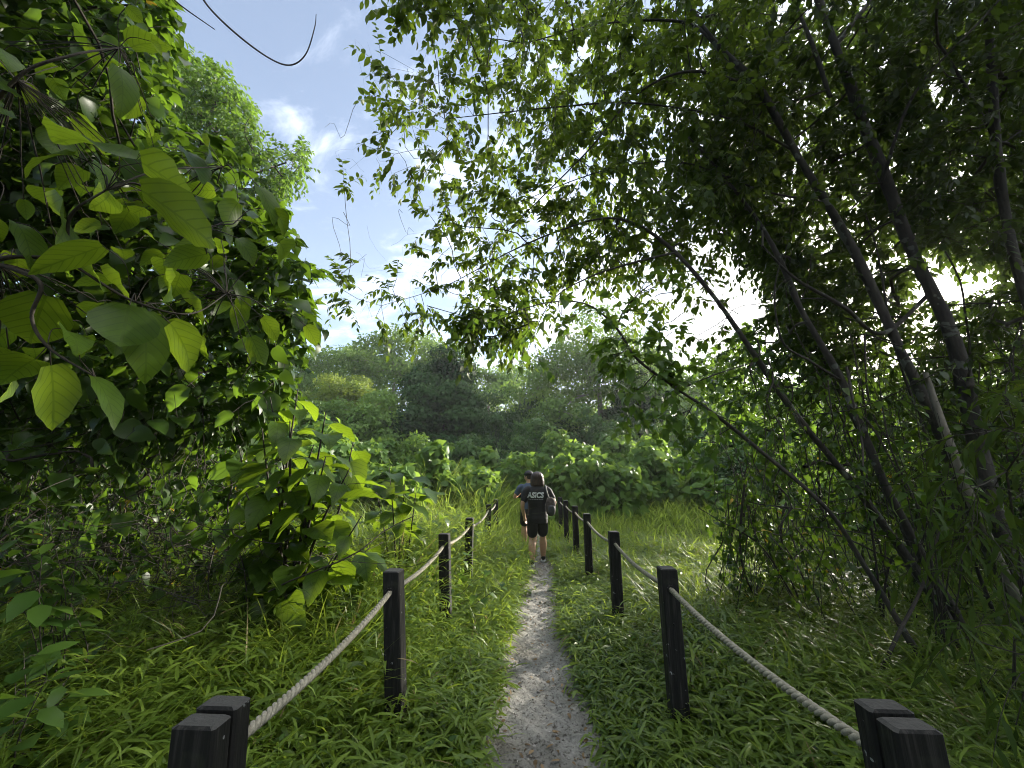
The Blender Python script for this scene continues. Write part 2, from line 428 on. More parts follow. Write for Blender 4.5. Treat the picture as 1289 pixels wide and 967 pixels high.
g3 = N_(n, 'ShaderNodeTexNoise', Scale=4.0, Detail=4.0); l.new(tcn.outputs['Object'], g3.inputs['Vector'])
mx2 = N_(n, 'ShaderNodeMix', data_type='RGBA'); mx2.inputs['B'].default_value = (0.07, 0.085, 0.045, 1)
l.new(ramp(n, l, g3.outputs['Fac'], [(0.62, (0, 0, 0)), (0.72, (0.6, 0.6, 0.6))]), mx2.inputs['Factor']); l.new(mx.outputs['Result'], mx2.inputs['A'])
bs = N_(n, 'ShaderNodeBsdfPrincipled', Roughness=0.75); bs.inputs['Specular IOR Level'].default_value = 0.25; l.new(mx2.outputs['Result'], bs.inputs['Base Color'])
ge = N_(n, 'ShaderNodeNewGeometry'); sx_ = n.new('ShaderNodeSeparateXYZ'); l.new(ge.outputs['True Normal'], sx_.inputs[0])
mx3 = N_(n, 'ShaderNodeMix', data_type='RGBA'); mx3.inputs['B'].default_value = (0.075, 0.073, 0.068, 1)   # greyer on upward faces
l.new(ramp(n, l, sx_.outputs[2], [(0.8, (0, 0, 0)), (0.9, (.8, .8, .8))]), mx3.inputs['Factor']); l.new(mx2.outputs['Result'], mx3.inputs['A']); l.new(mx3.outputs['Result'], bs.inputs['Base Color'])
bm = N_(n, 'ShaderNodeBump', Strength=0.9, Distance=0.006); l.new(g1.outputs['Fac'], bm.inputs['Height']); l.new(bm.outputs[0], bs.inputs['Normal'])
o = n.new('ShaderNodeOutputMaterial'); l.new(bs.outputs[0], o.inputs['Surface'])
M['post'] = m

def chamfer_box(cx, cy, z0, z1, hx, hy, c=0.006):
    """upright timber with chamfered edges"""
    pts = [(-hx + c, -hy), (hx - c, -hy), (hx, -hy + c), (hx, hy - c), (hx - c, hy), (-hx + c, hy), (-hx, hy - c), (-hx, -hy + c)]
    V = []
    rings = [(z0, 1.0)] + [(z0 + (z1 - c - z0) * t, 1.0) for t in (0.33, 0.66, 1.0)] + [(z1, 1 - 2 * c / (hx + hy) * 1.4)]
    for z, s in rings: V += [(cx + x * s, cy + y * s, z) for x, y in pts]
    k = len(rings)
    Q = [(r * 8 + i, r * 8 + (i + 1) % 8, (r + 1) * 8 + (i + 1) % 8, (r + 1) * 8 + i) for r in range(k - 1) for i in range(8)]
    return np.array(V, float), [np.array(Q), np.array([[(k - 1) * 8 + i for i in range(8)]])]
TOPZ, ROPEZ = 0.95, 0.835
PG = 'black posts of the rope fence along the path'
posts = [  # side, x, y, leanx, top, label, split
    ('L', -0.835, 1.12, -0.07, 0.95, 'near left black post with slotted double top, at the bottom edge of the picture', True),
    ('L', -0.90, 2.62, -0.09, 0.95, 'second post on the left, tall and black beside the grass bank', False),
    ('L', -0.92, 4.15, -0.06, 0.95, 'third black post on the left, with climbing weeds behind it', False),
    ('L', -0.89, 5.58, 0.0, 0.95, 'fourth black post on the left, half sunk in weeds', False),
    ('L', -0.90, 8.0, 0.02, 0.95, 'fifth small black post on the left, left of the walker', False),
    ('L', -0.90, 9.5, 0.0, 0.95, 'farthest black post on the left, just left of the walker in tall grass', False),
    ('R', 0.915, 1.20, 0.0, 0.95, 'near right black post with slotted double top and pale lichen spots', True),
    ('R', 0.865, 2.78, 0.0, 0.95, 'second post on the right, tall black with lichen flecks and a rope eye', False),
    ('R', 0.845, 4.40, 0.0, 0.95, 'third black post on the right, beside the bright meadow', False),
    ('R', 0.81, 6.25, 0.0, 0.95, 'fourth black post on the right, below the walker\'s bag', False),
    ('R', 0.78, 7.7, 0.0, 0.95, 'fifth black post on the right, a little beyond the walker', False),
    ('R', 0.72, 9.15, 0.0, 0.95, 'sixth small black post on the right, far down the fence', False),
    ('R', 0.68, 10.4, 0.0, 0.95, 'farthest black post on the right, next to the shrubs', False),
]
postpts = {'L': [], 'R': []}
for side, x, y, lean, top, lab, split in posts:
    r = empty('fence_post', (x, y, 0), lab, 'post', PG)
    hw = 0.052 if not split else 0.056
    off = -lean
    if split:
        for k, (dy, zt) in enumerate(((-0.036, 0.0), (0.034, 0.006))):
            Vb, Fb = chamfer_box(0, dy, -0.25, top + zt, hw, 0.030)
            Vb[:, 0] += (Vb[:, 2] - top) * lean
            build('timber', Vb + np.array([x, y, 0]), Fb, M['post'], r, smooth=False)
    else:
        Vb, Fb = chamfer_box(0, 0, -0.25, top, hw, 0.052)
        Vb[:, 0] += (Vb[:, 2] - top) * lean
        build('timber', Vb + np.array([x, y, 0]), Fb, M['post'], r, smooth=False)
    eye = MB(); th = np.linspace(0, 2 * pi, 17)
    fy = y - (0.068 if split else 0.054)
    eye.tube(np.stack([x + 0.021 * np.cos(th), np.full(17, fy), ROPEZ + 0.021 * np.sin(th)], 1), 0.0035, 5, cap=False)
    eye.make('rope_eye', M['post'], r)
    bo = MB(); bo.tube([(x - 0.002, fy + 0.004, ROPEZ - 0.2), (x - 0.002, fy - 0.003, ROPEZ - 0.2)], 0.006, 7)
    bo.make('bolt_head', M['post'], r)
    postpts[side].append(np.array([x, y, ROPEZ]))
def make_rope(name, pts, label, end_fray):
    C = []
    for a, b in zip(pts[:-1], pts[1:]):
        L = np.linalg.norm(b - a); k = max(8, int(L / 0.006))
        t = np.arange(k) / k
        p = a[None] * (1 - t[:, None]) + b[None] * t[:, None]
        p[:, 2] -= 0.042 * (L / 1.5) * 4 * t * (1 - t)
        C.append(p)
    C.append(pts[-1][None]); C = np.vstack(C)
    s = np.concatenate([[0], np.cumsum(np.linalg.norm(np.diff(C, axis=0), axis=1))])
    T = unit(np.gradient(C, axis=0)); A = unit(np.cross(T, np.array([[0, 0, 1.]]))); B = np.cross(A, T)
    mb = MB()
    for k in range(3):
        ph = s / 0.082 * 2 * pi + k * 2 * pi / 3
        P = C + (A * np.cos(ph)[:, None] + B * np.sin(ph)[:, None]) * 0.0088
        mb.tube(P, 0.0079, 8)
    rr = mb.make(name, M['rope'])
    return tag(rr, label, 'rope', 'ropes threaded through the fence posts')
make_rope('rope', [postpts['L'][0] + np.array([0, -0.03, 0])] + postpts['L'][1:], 'thick twisted rope running through the left row of posts', True)
make_rope('rope', [postpts['R'][0] + np.array([0, -0.03, 0])] + postpts['R'][1:], 'thick twisted rope running through the right row of posts', True)

# ------------------------------------------------------------------ grass (stuff)
def in_path(x, y, pad=0.0):
    pad = pad + 0.10 * np.exp(-((y - 7.05) / 0.45) ** 2)
    return np.abs(x - path_c(y)) < path_w(y) + pad
def visible(x, y, z=0.2, m=0.25):
    """keeps only ground the camera's surroundings can see (wide margin)"""
    f = -x * sin(YAW) * -1 * -1 + y
    f = x * -sin(YAW) + y * cos(YAW)
    s = x * cos(YAW) + y * sin(YAW)
    return (f > 0.2) & (np.abs(s) < f * 1.75 + 0.8)
def tall_at(x, y):
    """height of the grass, metres"""
    h = 0.16 + 0.10 * np.clip((np.abs(x) - 0.5) / 1.0, 0, 1)
    h = h + 0.20 * bumps(x * 1.6 + 5, y * 1.6) + 0.11
    h = h + 0.58 * np.exp(-(((x + 1.9) / 1.1) ** 2 + ((y - 5.5) / 2.2) ** 2))
    h = h + 0.34 * np.clip((y - 7.5) / 3, 0, 1) * np.clip((-x - 0.25) / 0.8, 0, 1)
    h = h + 0.28 * np.clip((y - 8.5) / 3, 0, 1)
    h = h * np.clip(0.35 + (np.abs(x - path_c(y)) - path_w(y)) / 0.35, 0.35, 1)
    h = h * np.where(y < 8.5, np.where(x > 0, .78, np.where(x > -1.3, .85, 1.0)), np.where(x > 0, .8, 1))
    h = h * np.where((y < 7.5) & (np.abs(np.abs(x) - .86) < .38), .72, 1)
    return np.clip(h, 0.07, 1.3)
def sample_ground(n, rmin, rmax, rg):
    out = []
    got = 0
    while got < n:
        k = n * 2
        r = np.sqrt(rg.uniform(rmin ** 2, rmax ** 2, k)); a = rg.uniform(-1.1, 1.1, k)
        x = r * np.sin(a) - 0.0; y = r * np.cos(a) - 0.1
        ok = visible(x, y) & (~in_path(x, y, 0.03 + rg.normal(0, 0.06, k)))
        dens = 0.75 + 0.6 * bumps(x * 2.3, y * 2.3)
        ok &= rg.random(k) < np.clip(dens, 0.15, 1)
        out.append(np.stack([x[ok], y[ok]], 1)); got += ok.sum()
    return np.vstack(out)[:n]
def blades(mb, xy, h, w, rg, segs=4, lean=0.5):
    N = len(xy); t = np.linspace(0, 1, segs + 1)
    a = rg.uniform(0, 2 * pi, N); dx, dy = np.cos(a), np.sin(a)
    L = h * rg.uniform(0.55, 1.35, N); le = np.abs(rg.normal(lean, 0.3, N)) + 0.05
    be = rg.uniform(0.2, 1.1, N)
    hor = L[:, None] * (le[:, None] * t + be[:, None] * t ** 2.2 * 0.6)
    ver = L[:, None] * (t - be[:, None] * 0.42 * t ** 2.4)
    z0 = ground_z(xy[:, 0], xy[:, 1]) - 0.01
    Cx = xy[:, 0:1] + dx[:, None] * hor; Cy = xy[:, 1:2] + dy[:, None] * hor; Cz = z0[:, None] + ver
    prof = np.array([0.7, 1.0, 0.85, 0.5, 0.03]) if segs == 4 else np.array([0.8, 1.0, 0.65, 0.03])
    ww = np.broadcast_to(w, (N,))[:, None] * prof * 0.5
    ta = a + pi / 2 + rg.normal(0, 0.5, N)
    sx, sy = np.cos(ta)[:, None] * ww, np.sin(ta)[:, None] * ww
    V = np.stack([np.stack([Cx - sx, Cy - sy, Cz], -1), np.stack([Cx + sx, Cy + sy, Cz], -1)], 2)   # N,S,2,3
    S = segs + 1
    idx = np.arange(N * S * 2).reshape(N, S, 2)
    Q = np.stack([idx[:, :-1, 0], idx[:, :-1, 1], idx[:, 1:, 1], idx[:, 1:, 0]], -1).reshape(-1, 4)
    uv = np.tile(np.stack([np.stack([np.zeros(S), t], 1), np.stack([np.ones(S), t], 1)], 1).reshape(-1, 2), (N, 1))
    mb.add(V.reshape(-1, 3), [Q], uv, np.repeat(rg.random(N), S * 2))
def leafy_stems(mb, xy, h, rg, k=5, L=0.085, wr_=0.25):
    """creeping grass: arching stems with short lance-shaped leaves set alternately"""
    N = len(xy); a = rg.uniform(0, 2 * pi, N)
    z0 = ground_z(xy[:, 0], xy[:, 1])
    t = (np.arange(k) + 0.7) / k
    hh = h * rg.uniform(0.4, 1.15, N)
    hor = hh[:, None] * (0.35 * t + 0.5 * t ** 2); ver = hh[:, None] * (t * 1.0 - 0.25 * t ** 2)
    P = np.stack([xy[:, 0:1] + np.cos(a)[:, None] * hor, xy[:, 1:2] + np.sin(a)[:, None] * hor, z0[:, None] + ver], -1)
    sd = np.where(np.arange(k) % 2 == 0, 1, -1)[None] * rg.uniform(0.6, 1.4, (N, k)) + a[:, None]
    D = np.stack([np.cos(sd), np.sin(sd), rg.uniform(-0.1, 0.7, (N, k))], -1)
    pos = P.reshape(-1, 3); D = unit(D.reshape(-1, 3))
    up = np.array([[0, 0, 1.]]) + rg.normal(0, 0.25, (len(pos), 3))
    Ls = L * rg.uniform(0.6, 1.4, len(pos))
    leaves(mb, pos, D, up, Ls, Ls * wr_, LF_M, droop=0.45, rnd=np.clip(np.repeat(rg.random(N), k) * 0.7 + rg.random(N * k) * 0.3, 0, 1), rg=rg)
rg = np.random.default_rng(21)
mb = MB()
xy = sample_ground(16000, 0.5, 3.6, rg); leafy_stems(mb, xy, tall_at(*xy.T) * 1.1, rg, 5, 0.08)
xy = sample_ground(15000, 0.5, 4.6, rg); leafy_stems(mb, xy, tall_at(*xy.T) * 1.45, rg, 5, 0.125, .125)
xy = sample_ground(18000, 3.2, 7.5, rg); leafy_stems(mb, xy, tall_at(*xy.T) * 1.1, rg, 5, 0.095)
xy = sample_ground(17000, 4.2, 8.5, rg); leafy_stems(mb, xy, tall_at(*xy.T) * 1.4, rg, 5, 0.13, .13)
xy = sample_ground(6000, 0.6, 4.0, rg); blades(mb, xy, tall_at(*xy.T) * 1.25, 0.012, rg)
xy = sample_ground(24000, 3.6, 9, rg); blades(mb, xy, tall_at(*xy.T) * 1.25, 0.014, rg)
xy = sample_ground(9000, 0.8, 5.5, rg); tz = bumps(xy[:, 0] * 2.1 + 30, xy[:, 1] * 2.1 + 4); xy = xy[(tz > .12) & ((xy[:, 0] < -1.25) | (xy[:, 0] > 1.5))]
blades(mb, xy, tall_at(*xy.T) * .6 + .34, 0.015, rg, lean=.3)
mb2 = MB()
xy = sample_ground(9000, 0.5, 4.2, rg); pz = bumps(xy[:, 0] * 3 + 9, xy[:, 1] * 3); xy = xy[pz > -.05]; leafy_stems(mb2, xy, tall_at(*xy.T) * 1.0, rg, 5, 0.05, .55)
xy = sample_ground(9000, 4.0, 9, rg); pz = bumps(xy[:, 0] * 2 + 9, xy[:, 1] * 2); xy = xy[pz > 0.05]; leafy_stems(mb2, xy, tall_at(*xy.T) * 1.2, rg, 5, 0.06, .6)
tag(mb2.make('ground_cover', M['leaf_vine']), 'patches of small round-leaved ground cover among the grass', 'ground cover', kind='stuff')
tag(mb.make('grass', M['grass']), 'dense green creeping grass on both sides of the path', 'grass', kind='stuff')
mb = MB()
xy = sample_ground(52000, 7.5, 18, rg); blades(mb, xy, tall_at(*xy.T) * 1.3, 0.026, rg, segs=3, lean=0.35)
xy = sample_ground(36000, 16, 40, rg); blades(mb, xy, tall_at(*xy.T) * 1.2, 0.06, rg, segs=3, lean=0.35)
tag(mb.make('meadow_grass', M['meadow']), 'tall bright meadow grass filling the clearing', 'grass', kind='stuff')

# litter and pebbles on the path
rg = np.random.default_rng(5)
mb = MB(); k = 520
y = rg.uniform(0.8, 8, k) ; x = path_c(y) + rg.normal(0, 0.6, k) * path_w(y) * 1.2
a = rg.uniform(0, 6.28, k)
leaves(mb, np.stack([x, y, pathz(x, y) + 0.008], 1), np.stack([np.cos(a), np.sin(a), rg.uniform(-.1, .25, k)], 1), np.array([[0, 0, 1.]]) + rg.normal(0, .25, (k, 3)),
       rg.uniform(0.015, 0.06, k), rg.uniform(0.008, 0.028, k), LF_M, 0.3, rg=rg)
M['litter'] = leaf_mat('dead_leaf', (0.05, 0.03, 0.015), (0.28, 0.19, 0.10), (0.2, 0.13, 0.05), tf=0.15, rough=0.7)
tag(mb.make('leaf_litter', M['litter']), 'dry fallen leaves and bits scattered on the path', 'leaf litter', kind='stuff')
mb = MB(); k = 1500
y = rg.uniform(0.8, 9, k); x = path_c(y) + rg.uniform(-1.2, 1.2, k) * path_w(y)
ico = np.array([(0, 0, 1), (.9, 0, .4), (.28, .85, .4), (-.72, .53, .4), (-.72, -.53, .4), (.28, -.85, .4), (0, 0, -1)], float)
icf = np.array([(0, 1, 2), (0, 2, 3), (0, 3, 4), (0, 4, 5), (0, 5, 1), (6, 2, 1), (6, 3, 2), (6, 4, 3), (6, 5, 4), (6, 1, 5)])
sz = rg.gamma(2.0, 0.0022, k) + 0.002
Vp = ico[None] * sz[:, None, None] * rg.uniform(0.6, 1.3, (k, 7, 3)) + np.stack([x, y, pathz(x, y)], 1)[:, None]
mb.add(Vp.reshape(-1, 3), [(icf[None] + (np.arange(k) * 7)[:, None, None]).reshape(-1, 3)])
M['pebble'] = noisy_mat('pebble', [(0.35, (0.10, 0.09, 0.075)), (0.65, (0.42, 0.40, 0.37))], scale=9, rough=0.8, bump=0.2, detail=2)
tag(mb.make('pebbles', M['pebble']), 'small grit and pebbles on the path', 'pebbles', kind='stuff')

# ------------------------------------------------------------------ growing trees
def poly_sample(poly, n, rg):
    poly = np.array(poly, float); lo, hi = poly.min(0), poly.max(0)
    out = np.zeros((0, 2))
    while len(out) < n:
        p = rg.uniform(lo, hi, (n * 2, 2))
        x, y = p.T; ins = np.zeros(len(p), bool); j = len(poly) - 1
        for i in range(len(poly)):
            xi, yi = poly[i]; xj, yj = poly[j]
            ins ^= ((yi > y) != (yj > y)) & (x < (xj - xi) * (y - yi) / (yj - yi + 1e-9) + xi)
            j = i
        out = np.vstack([out, p[ins]])
    return out[:n]
def vol(poly, n, d0, d1, rg, zmin=0.1, fade=None):
    """points in the air: inside an outline seen in the photo, between two distances"""
    uv = poly_sample(poly, n, rg)
    if fade: uv = uv[rg.random(n) < np.interp(uv[:, 0] + 45 * np.sin(uv[:, 1] / 17.0), [fade[0], fade[1]], [fade[2], 1])]; n = len(uv)
    d = rg.uniform(d0, d1, n)
    P = np.array([at(u, v, k) for (u, v), k in zip(uv, d)])
    return P[P[:, 2] > zmin]
def smooth_line(P, k=8):
    """Catmull-Rom through control points (n,4: xyz + radius)"""
    P = np.asarray(P, float); Q = np.vstack([2 * P[0] - P[1], P, 2 * P[-1] - P[-2]])
    out = []
    for i in range(1, len(Q) - 2):
        t = np.linspace(0, 1, k, endpoint=False)[:, None]
        p0, p1, p2, p3 = Q[i - 1], Q[i], Q[i + 1], Q[i + 2]
        out.append(0.5 * (2 * p1 + (p2 - p0) * t + (2 * p0 - 5 * p1 + 4 * p2 - p3) * t ** 2 + (3 * p1 - p0 - 3 * p2 + p3) * t ** 3))
    out.append(P[-1:]); return np.vstack(out)
def pix_line(pts):
    """[(u,v,d,r)...] -> control points"""
    return np.array([[*at(u, v, d), r] for u, v, d, r in pts])
def grow(lines, attr, rg, step=0.2, rtip=0.0025, pw=0.44, wander=0.12, path_w_=0.25):
    nodes = []; parent = []; fixed = []; plen = []
    for Ln in lines:
        base = len(nodes)
        if base:
            d = [np.linalg.norm(np.array(q) - Ln[0, :3]) for q in nodes]; root = int(np.argmin(d))
        for i, p in enumerate(Ln):
            nodes.append(p[:3]); parent.append((len(nodes) - 2) if i else (root if base else -1)); fixed.append(p[3])
            plen.append(0.0)
    nodes = np.array(nodes); cap = len(nodes) + int(len(attr) * 14) + 100
    NP = np.zeros((cap, 3)); NP[:len(nodes)] = nodes; n = len(nodes); nf = n
    PL = np.zeros(cap)
    d0 = np.min(np.linalg.norm(attr[:, None] - nodes[None, ::2], axis=2), axis=1) if len(attr) else np.zeros(0)
    tips = []; tdir = []
    for a in attr[np.argsort(d0)]:
        d = np.linalg.norm(NP[:n] - a, axis=1)
        j = int(np.argmin(d + path_w_ * PL[:n])); dj = d[j]
        k = max(1, min(12, int(dj / step)))
        off = rg.normal(0, 1, 3) * wander * dj; off[2] += 0.08 * dj
        prev = j
        if n + k >= cap: break
        for q in range(1, k + 1):
            t = q / k
            NP[n] = NP[j] * (1 - t) + a * t + off * sin(pi * t)
            parent.append(prev); PL[n] = PL[prev] + dj / k; prev = n; n += 1
        tips.append(prev); e = NP[prev] - NP[parent[prev]]; tdir.append(e)
    cnt = np.zeros(n); 
    for t in tips: cnt[t] += 1
    for i in range(n - 1, -1, -1):
        if parent[i] >= 0 and i >= nf: cnt[parent[i]] += cnt[i]
    rad = rtip * np.maximum(cnt, 1) ** pw
    ch = {}
    for i in range(nf, n): ch.setdefault(parent[i], []).append(i)
    chains = []
    starts = [(p, c) for p in range(nf) for c in ch.get(p, [])]
    while starts:
        p, c = starts.pop(); r0 = min(rad[c] * 1.15, (fixed[p] if p < nf else 1e9) * 0.8 if p < nf and fixed[p] > 0 else 1e9)
        chain = [(NP[p], r0), (NP[c], min(rad[c], r0))]; cur = c
        while cur in ch:
            kids = sorted(ch[cur], key=lambda i: -cnt[i])
            for kk in kids[1:]: starts.append((cur, kk))
            cur = kids[0]; chain.append((NP[cur], min(rad[cur], chain[-1][1])))
        chains.append(chain)
    byS = {}
    for c in chains: byS.setdefault(len(c), []).append(c)
    mb = MB()
    for S, cs in byS.items():
        P = np.array([[q[0] for q in c] for c in cs]); R = np.array([[q[1] for q in c] for c in cs])
        if S >= 3: P[:, 1:-1] = 0.5 * P[:, 1:-1] + 0.25 * (P[:, :-2] + P[:, 2:])
        big = R[:, 0] > 0.012
        for sel, sd in ((big, 7), (~big, 4)):
            if sel.any():
                Vt, Qt = tubes(P[sel], R[sel], sd); mb.add(Vt, [Qt])
    tp = NP[np.array(tips, int)] if tips else np.zeros((0, 3))
    return mb, tp, unit(np.array(tdir)) if tips else np.zeros((0, 3))
def sprays(mbL, mbT, P, D, rg, k=10, tw=0.32, L=0.085, ratio=0.42, tmpl=LF_M, droop=0.35, per=2, hang=0.35, spread=0.8, rbase=None):
    """leafy twigs: leaves set alternately along a drooping twig"""
    if len(P) == 0: return
    P = np.repeat(P, per, 0); D = np.repeat(D, per, 0); N = len(P)
    D = unit(D * 0.9 + randdir(N, rg) * spread + np.array([[0, 0, -0.15]]))
    ln = tw * rg.uniform(0.5, 1.3, N)
    t = np.linspace(0, 1, 5)
    g = np.array([0, 0, -1.])
    C = P[:, None] + D[:, None] * (ln[:, None] * t)[..., None] + g * (ln[:, None] * hang * t ** 2)[..., None]
    Vt, Qt = tubes(C, np.broadcast_to(np.linspace(0.0022, 0.0009, 5), (N, 5)) * (0.6 + L * 5), 3)
    mbT.add(Vt, [Qt])
    tt = (np.arange(k) + 0.8) / k
    tt = np.clip(tt[None] + rg.normal(0, 0.03, (N, k)), 0.05, 1)
    pos = P[:, None] + D[:, None] * (ln[:, None] * tt)[..., None] + g * (ln[:, None] * hang * tt ** 2)[..., None]
    T = unit(D[:, None] + g * (2 * hang * tt)[..., None])
    S = unit(np.cross(T, np.array([0, 0, 1.]) + rg.normal(0, 0.2, (N, 1, 3))))
    sg = np.where(np.arange(k) % 2 == 0, 1, -1)[None, :, None]
    endy = (tt[..., None] > 0.93)
    LD = unit(T * 0.65 + S * sg * np.where(endy, 0.15, 0.85) + g * 0.25 * rg.uniform(0, 1.8, (N, k, 1)) + rg.normal(0, 0.18, (N, k, 3)))
    up = np.array([0, 0, 1.]) + rg.normal(0, 0.35, (N, k, 3))
    Ls = L * rg.uniform(0.55, 1.3, (N, k))
    rr = np.clip(np.repeat(rg.random(N), k) * 0.5 + rg.random(N * k) * 0.5, 0, 1)
    leaves(mbL, pos.reshape(-1, 3), LD.reshape(-1, 3), up.reshape(-1, 3), Ls.ravel(), Ls.ravel() * ratio, tmpl, droop, rr, rg)

def trunk_mesh(mb, line, rg, sides=12):
    """a rough bark tube along a smooth line (n,4)"""
    n = len(line); V, Q = tubes(line[None, :, :3], line[None, :, 3] * (.72 if line[0, 3] < .2 else 1), sides)
    V = V.reshape(n, sides, 3); c = line[:, None, :3]
    ph = rg.uniform(0, 6.28, 4); a = np.arange(sides)[None] / sides * 2 * pi; s = np.arange(n)[:, None]
    k = 1 + 0.10 * np.sin(2 * a + ph[0] + s * 0.25) + 0.05 * np.sin(3 * a + ph[1] - s * 0.4) + 0.04 * np.sin(s * 0.9 + ph[2]) + 0.05 * rg.normal(size=(n, sides)) + 0.08 * np.exp(-((s % 17 - 8) / 1.2) ** 2)
    V = c + (V - c) * k[..., None]
    mb.add(V.reshape(-1, 3), [Q])

def make_tree(name, label, cat, group, trunk_pts, limb_pts, attr, seed, leafmat, bark='bark', step=0.2, spray=None, rtip=0.0025, wander=0.12, extra=None, pw=0.44):
    rg = np.random.default_rng(seed)
    lines = [smooth_line(p) for p in trunk_pts]; limbs = [smooth_line(p) for p in limb_pts]
    b = lines[0][0]
    root = empty(name, (float(b[0]), float(b[1]), float(b[2])), label, cat, group)
    mb = MB()
    for ln in lines: trunk_mesh(mb, ln, rg)
    mb.make('trunk', M[bark], root)
    for ln in limbs:
        m2 = MB(); trunk_mesh(m2, ln, rg, 8); m2.make('limb', M[bark], root)
    if len(attr):
        br, tp, td = grow([*lines, *limbs], attr, rg, step, rtip, wander=wander, pw=pw)
        lv = MB()
        kw = dict(k=10, tw=0.32, L=0.085); kw.update(spray or {})
        sprays(lv, br, tp, td, rg, **kw)
        if extra: extra(lv, br, rg)
        if len(attr) > 12: br.make('branches', M['twig'], root)
        else: lv.add(np.vstack(br.V), [np.vstack(q) for q in br.Q.values()])      # branches and twigs of sparse trees merged into the crown, in leaf colour
        lv.make('crown', M[leafmat], root)
    return root

def gp(u, v):   # distance value for a trunk foot seen at photo pixel (u,v)
    p = onz(u, v, 0.0); return float(np.linalg.norm(p - np.array([0, 0, H])) / np.linalg.norm(ray(u, v)))

RG = 'slender leaning trees of the grove right of the path'
rg = np.random.default_rng(101)
# T1: arching thin stem over the meadow
f = gp(1190, 885)
make_tree('arching_tree', 'thin dark stem arching left over the meadow, heart-shaped leaves on its bow', 'tree', RG,
    [pix_line([(1205, 905, f, .030), (1150, 815, f + .1, .028), (1090, 715, f + .3, .025), (1040, 640, f + .4, .023), (960, 570, f + .5, .021), (900, 522, f + .6, .019), (850, 488, f + .65, .018), (802, 452, f + .65, .015), (775, 412, f + .6, .012), (738, 383, f + .6, .009), (690, 381, f + .6, .006), (630, 398, f + .6, .003)])],
    [pix_line([(952, 455, f + .9, .006), (905, 470, f + .7, .007), (865, 486, f + .66, .009)])[::-1]],
    np.vstack([vol([(690, 372), (760, 385), (810, 440), (870, 485), (850, 520), (790, 480), (760, 430), (700, 400)], 42, f + .35, f + .9, rg),
               vol([(760, 440), (860, 450), (930, 530), (900, 570), (860, 540), (785, 545), (775, 490)], 55, f + .4, f + 1.0, rg),
               vol([(560, 390), (690, 372), (690, 460), (640, 440), (590, 430)], 12, f + .5, f + .9, rg),
               vol([(770, 385), (800, 330), (850, 340), (855, 430), (800, 445)], 26, f + .5, f + 1.0, rg)]),
    1, 'leaf_vine', spray=dict(k=7, tw=0.26, L=0.085, ratio=0.72, tmpl=LF_V, per=1, droop=0.3), rtip=0.002)
# T2: second leaning stem, long arch to the left
f2 = 3.3
make_tree('leaning_tree', 'slim tree whose long bow reaches left over the clearing, loose leafy tips against sky', 'tree', RG,
    [pix_line([(1262, 905, 3.1, .055), (1225, 830, 3.1, .05), (1150, 715, 3.3, .046), (1090, 630, 3.45, .042), (1045, 575, 3.55, .040), (1000, 520, 3.6, .037), (945, 440, 3.7, .034), (900, 375, 3.8, .030), (850, 318, 3.9, .026), (805, 285, 4.0, .021), (760, 275, 4.1, .016), (700, 292, 4.2, .012), (640, 318, 4.2, .008), (560, 360, 4.2, .005), (480, 385, 4.2, .003)])],
    [pix_line([(850, 318, 3.9, .018), (800, 330, 3.8, .014), (740, 350, 3.8, .01), (690, 385, 3.8, .006), (650, 480, 3.7, .003)])],
    np.vstack([vol([(515, 300), (560, 250), (760, 270), (860, 280), (900, 340), (830, 345), (760, 340), (700, 370), (650, 400), (600, 400), (570, 380), (580, 340), (530, 325)], 330, 3.9, 5.2, rg, fade=(520, 760, .4)),
               vol([(700, 300), (940, 330), (945, 445), (860, 440), (760, 385)], 24, 4.0, 6.0, rg),
               vol([(410, 345), (440, 310), (480, 350), (560, 345), (570, 395), (500, 410), (430, 400)], 26, 3.9, 4.5, rg),
               vol([(580, 390), (640, 385), (670, 400), (650, 440), (590, 430)], 60, 3.7, 4.4, rg),
               vol([(428, 230), (440, 225), (448, 240), (436, 246)], 2, 4.0, 4.2, rg)]),
    2, 'leaf_tree', spray=dict(k=10, tw=0.27, L=0.085, ratio=0.48, per=2), rtip=0.0022)
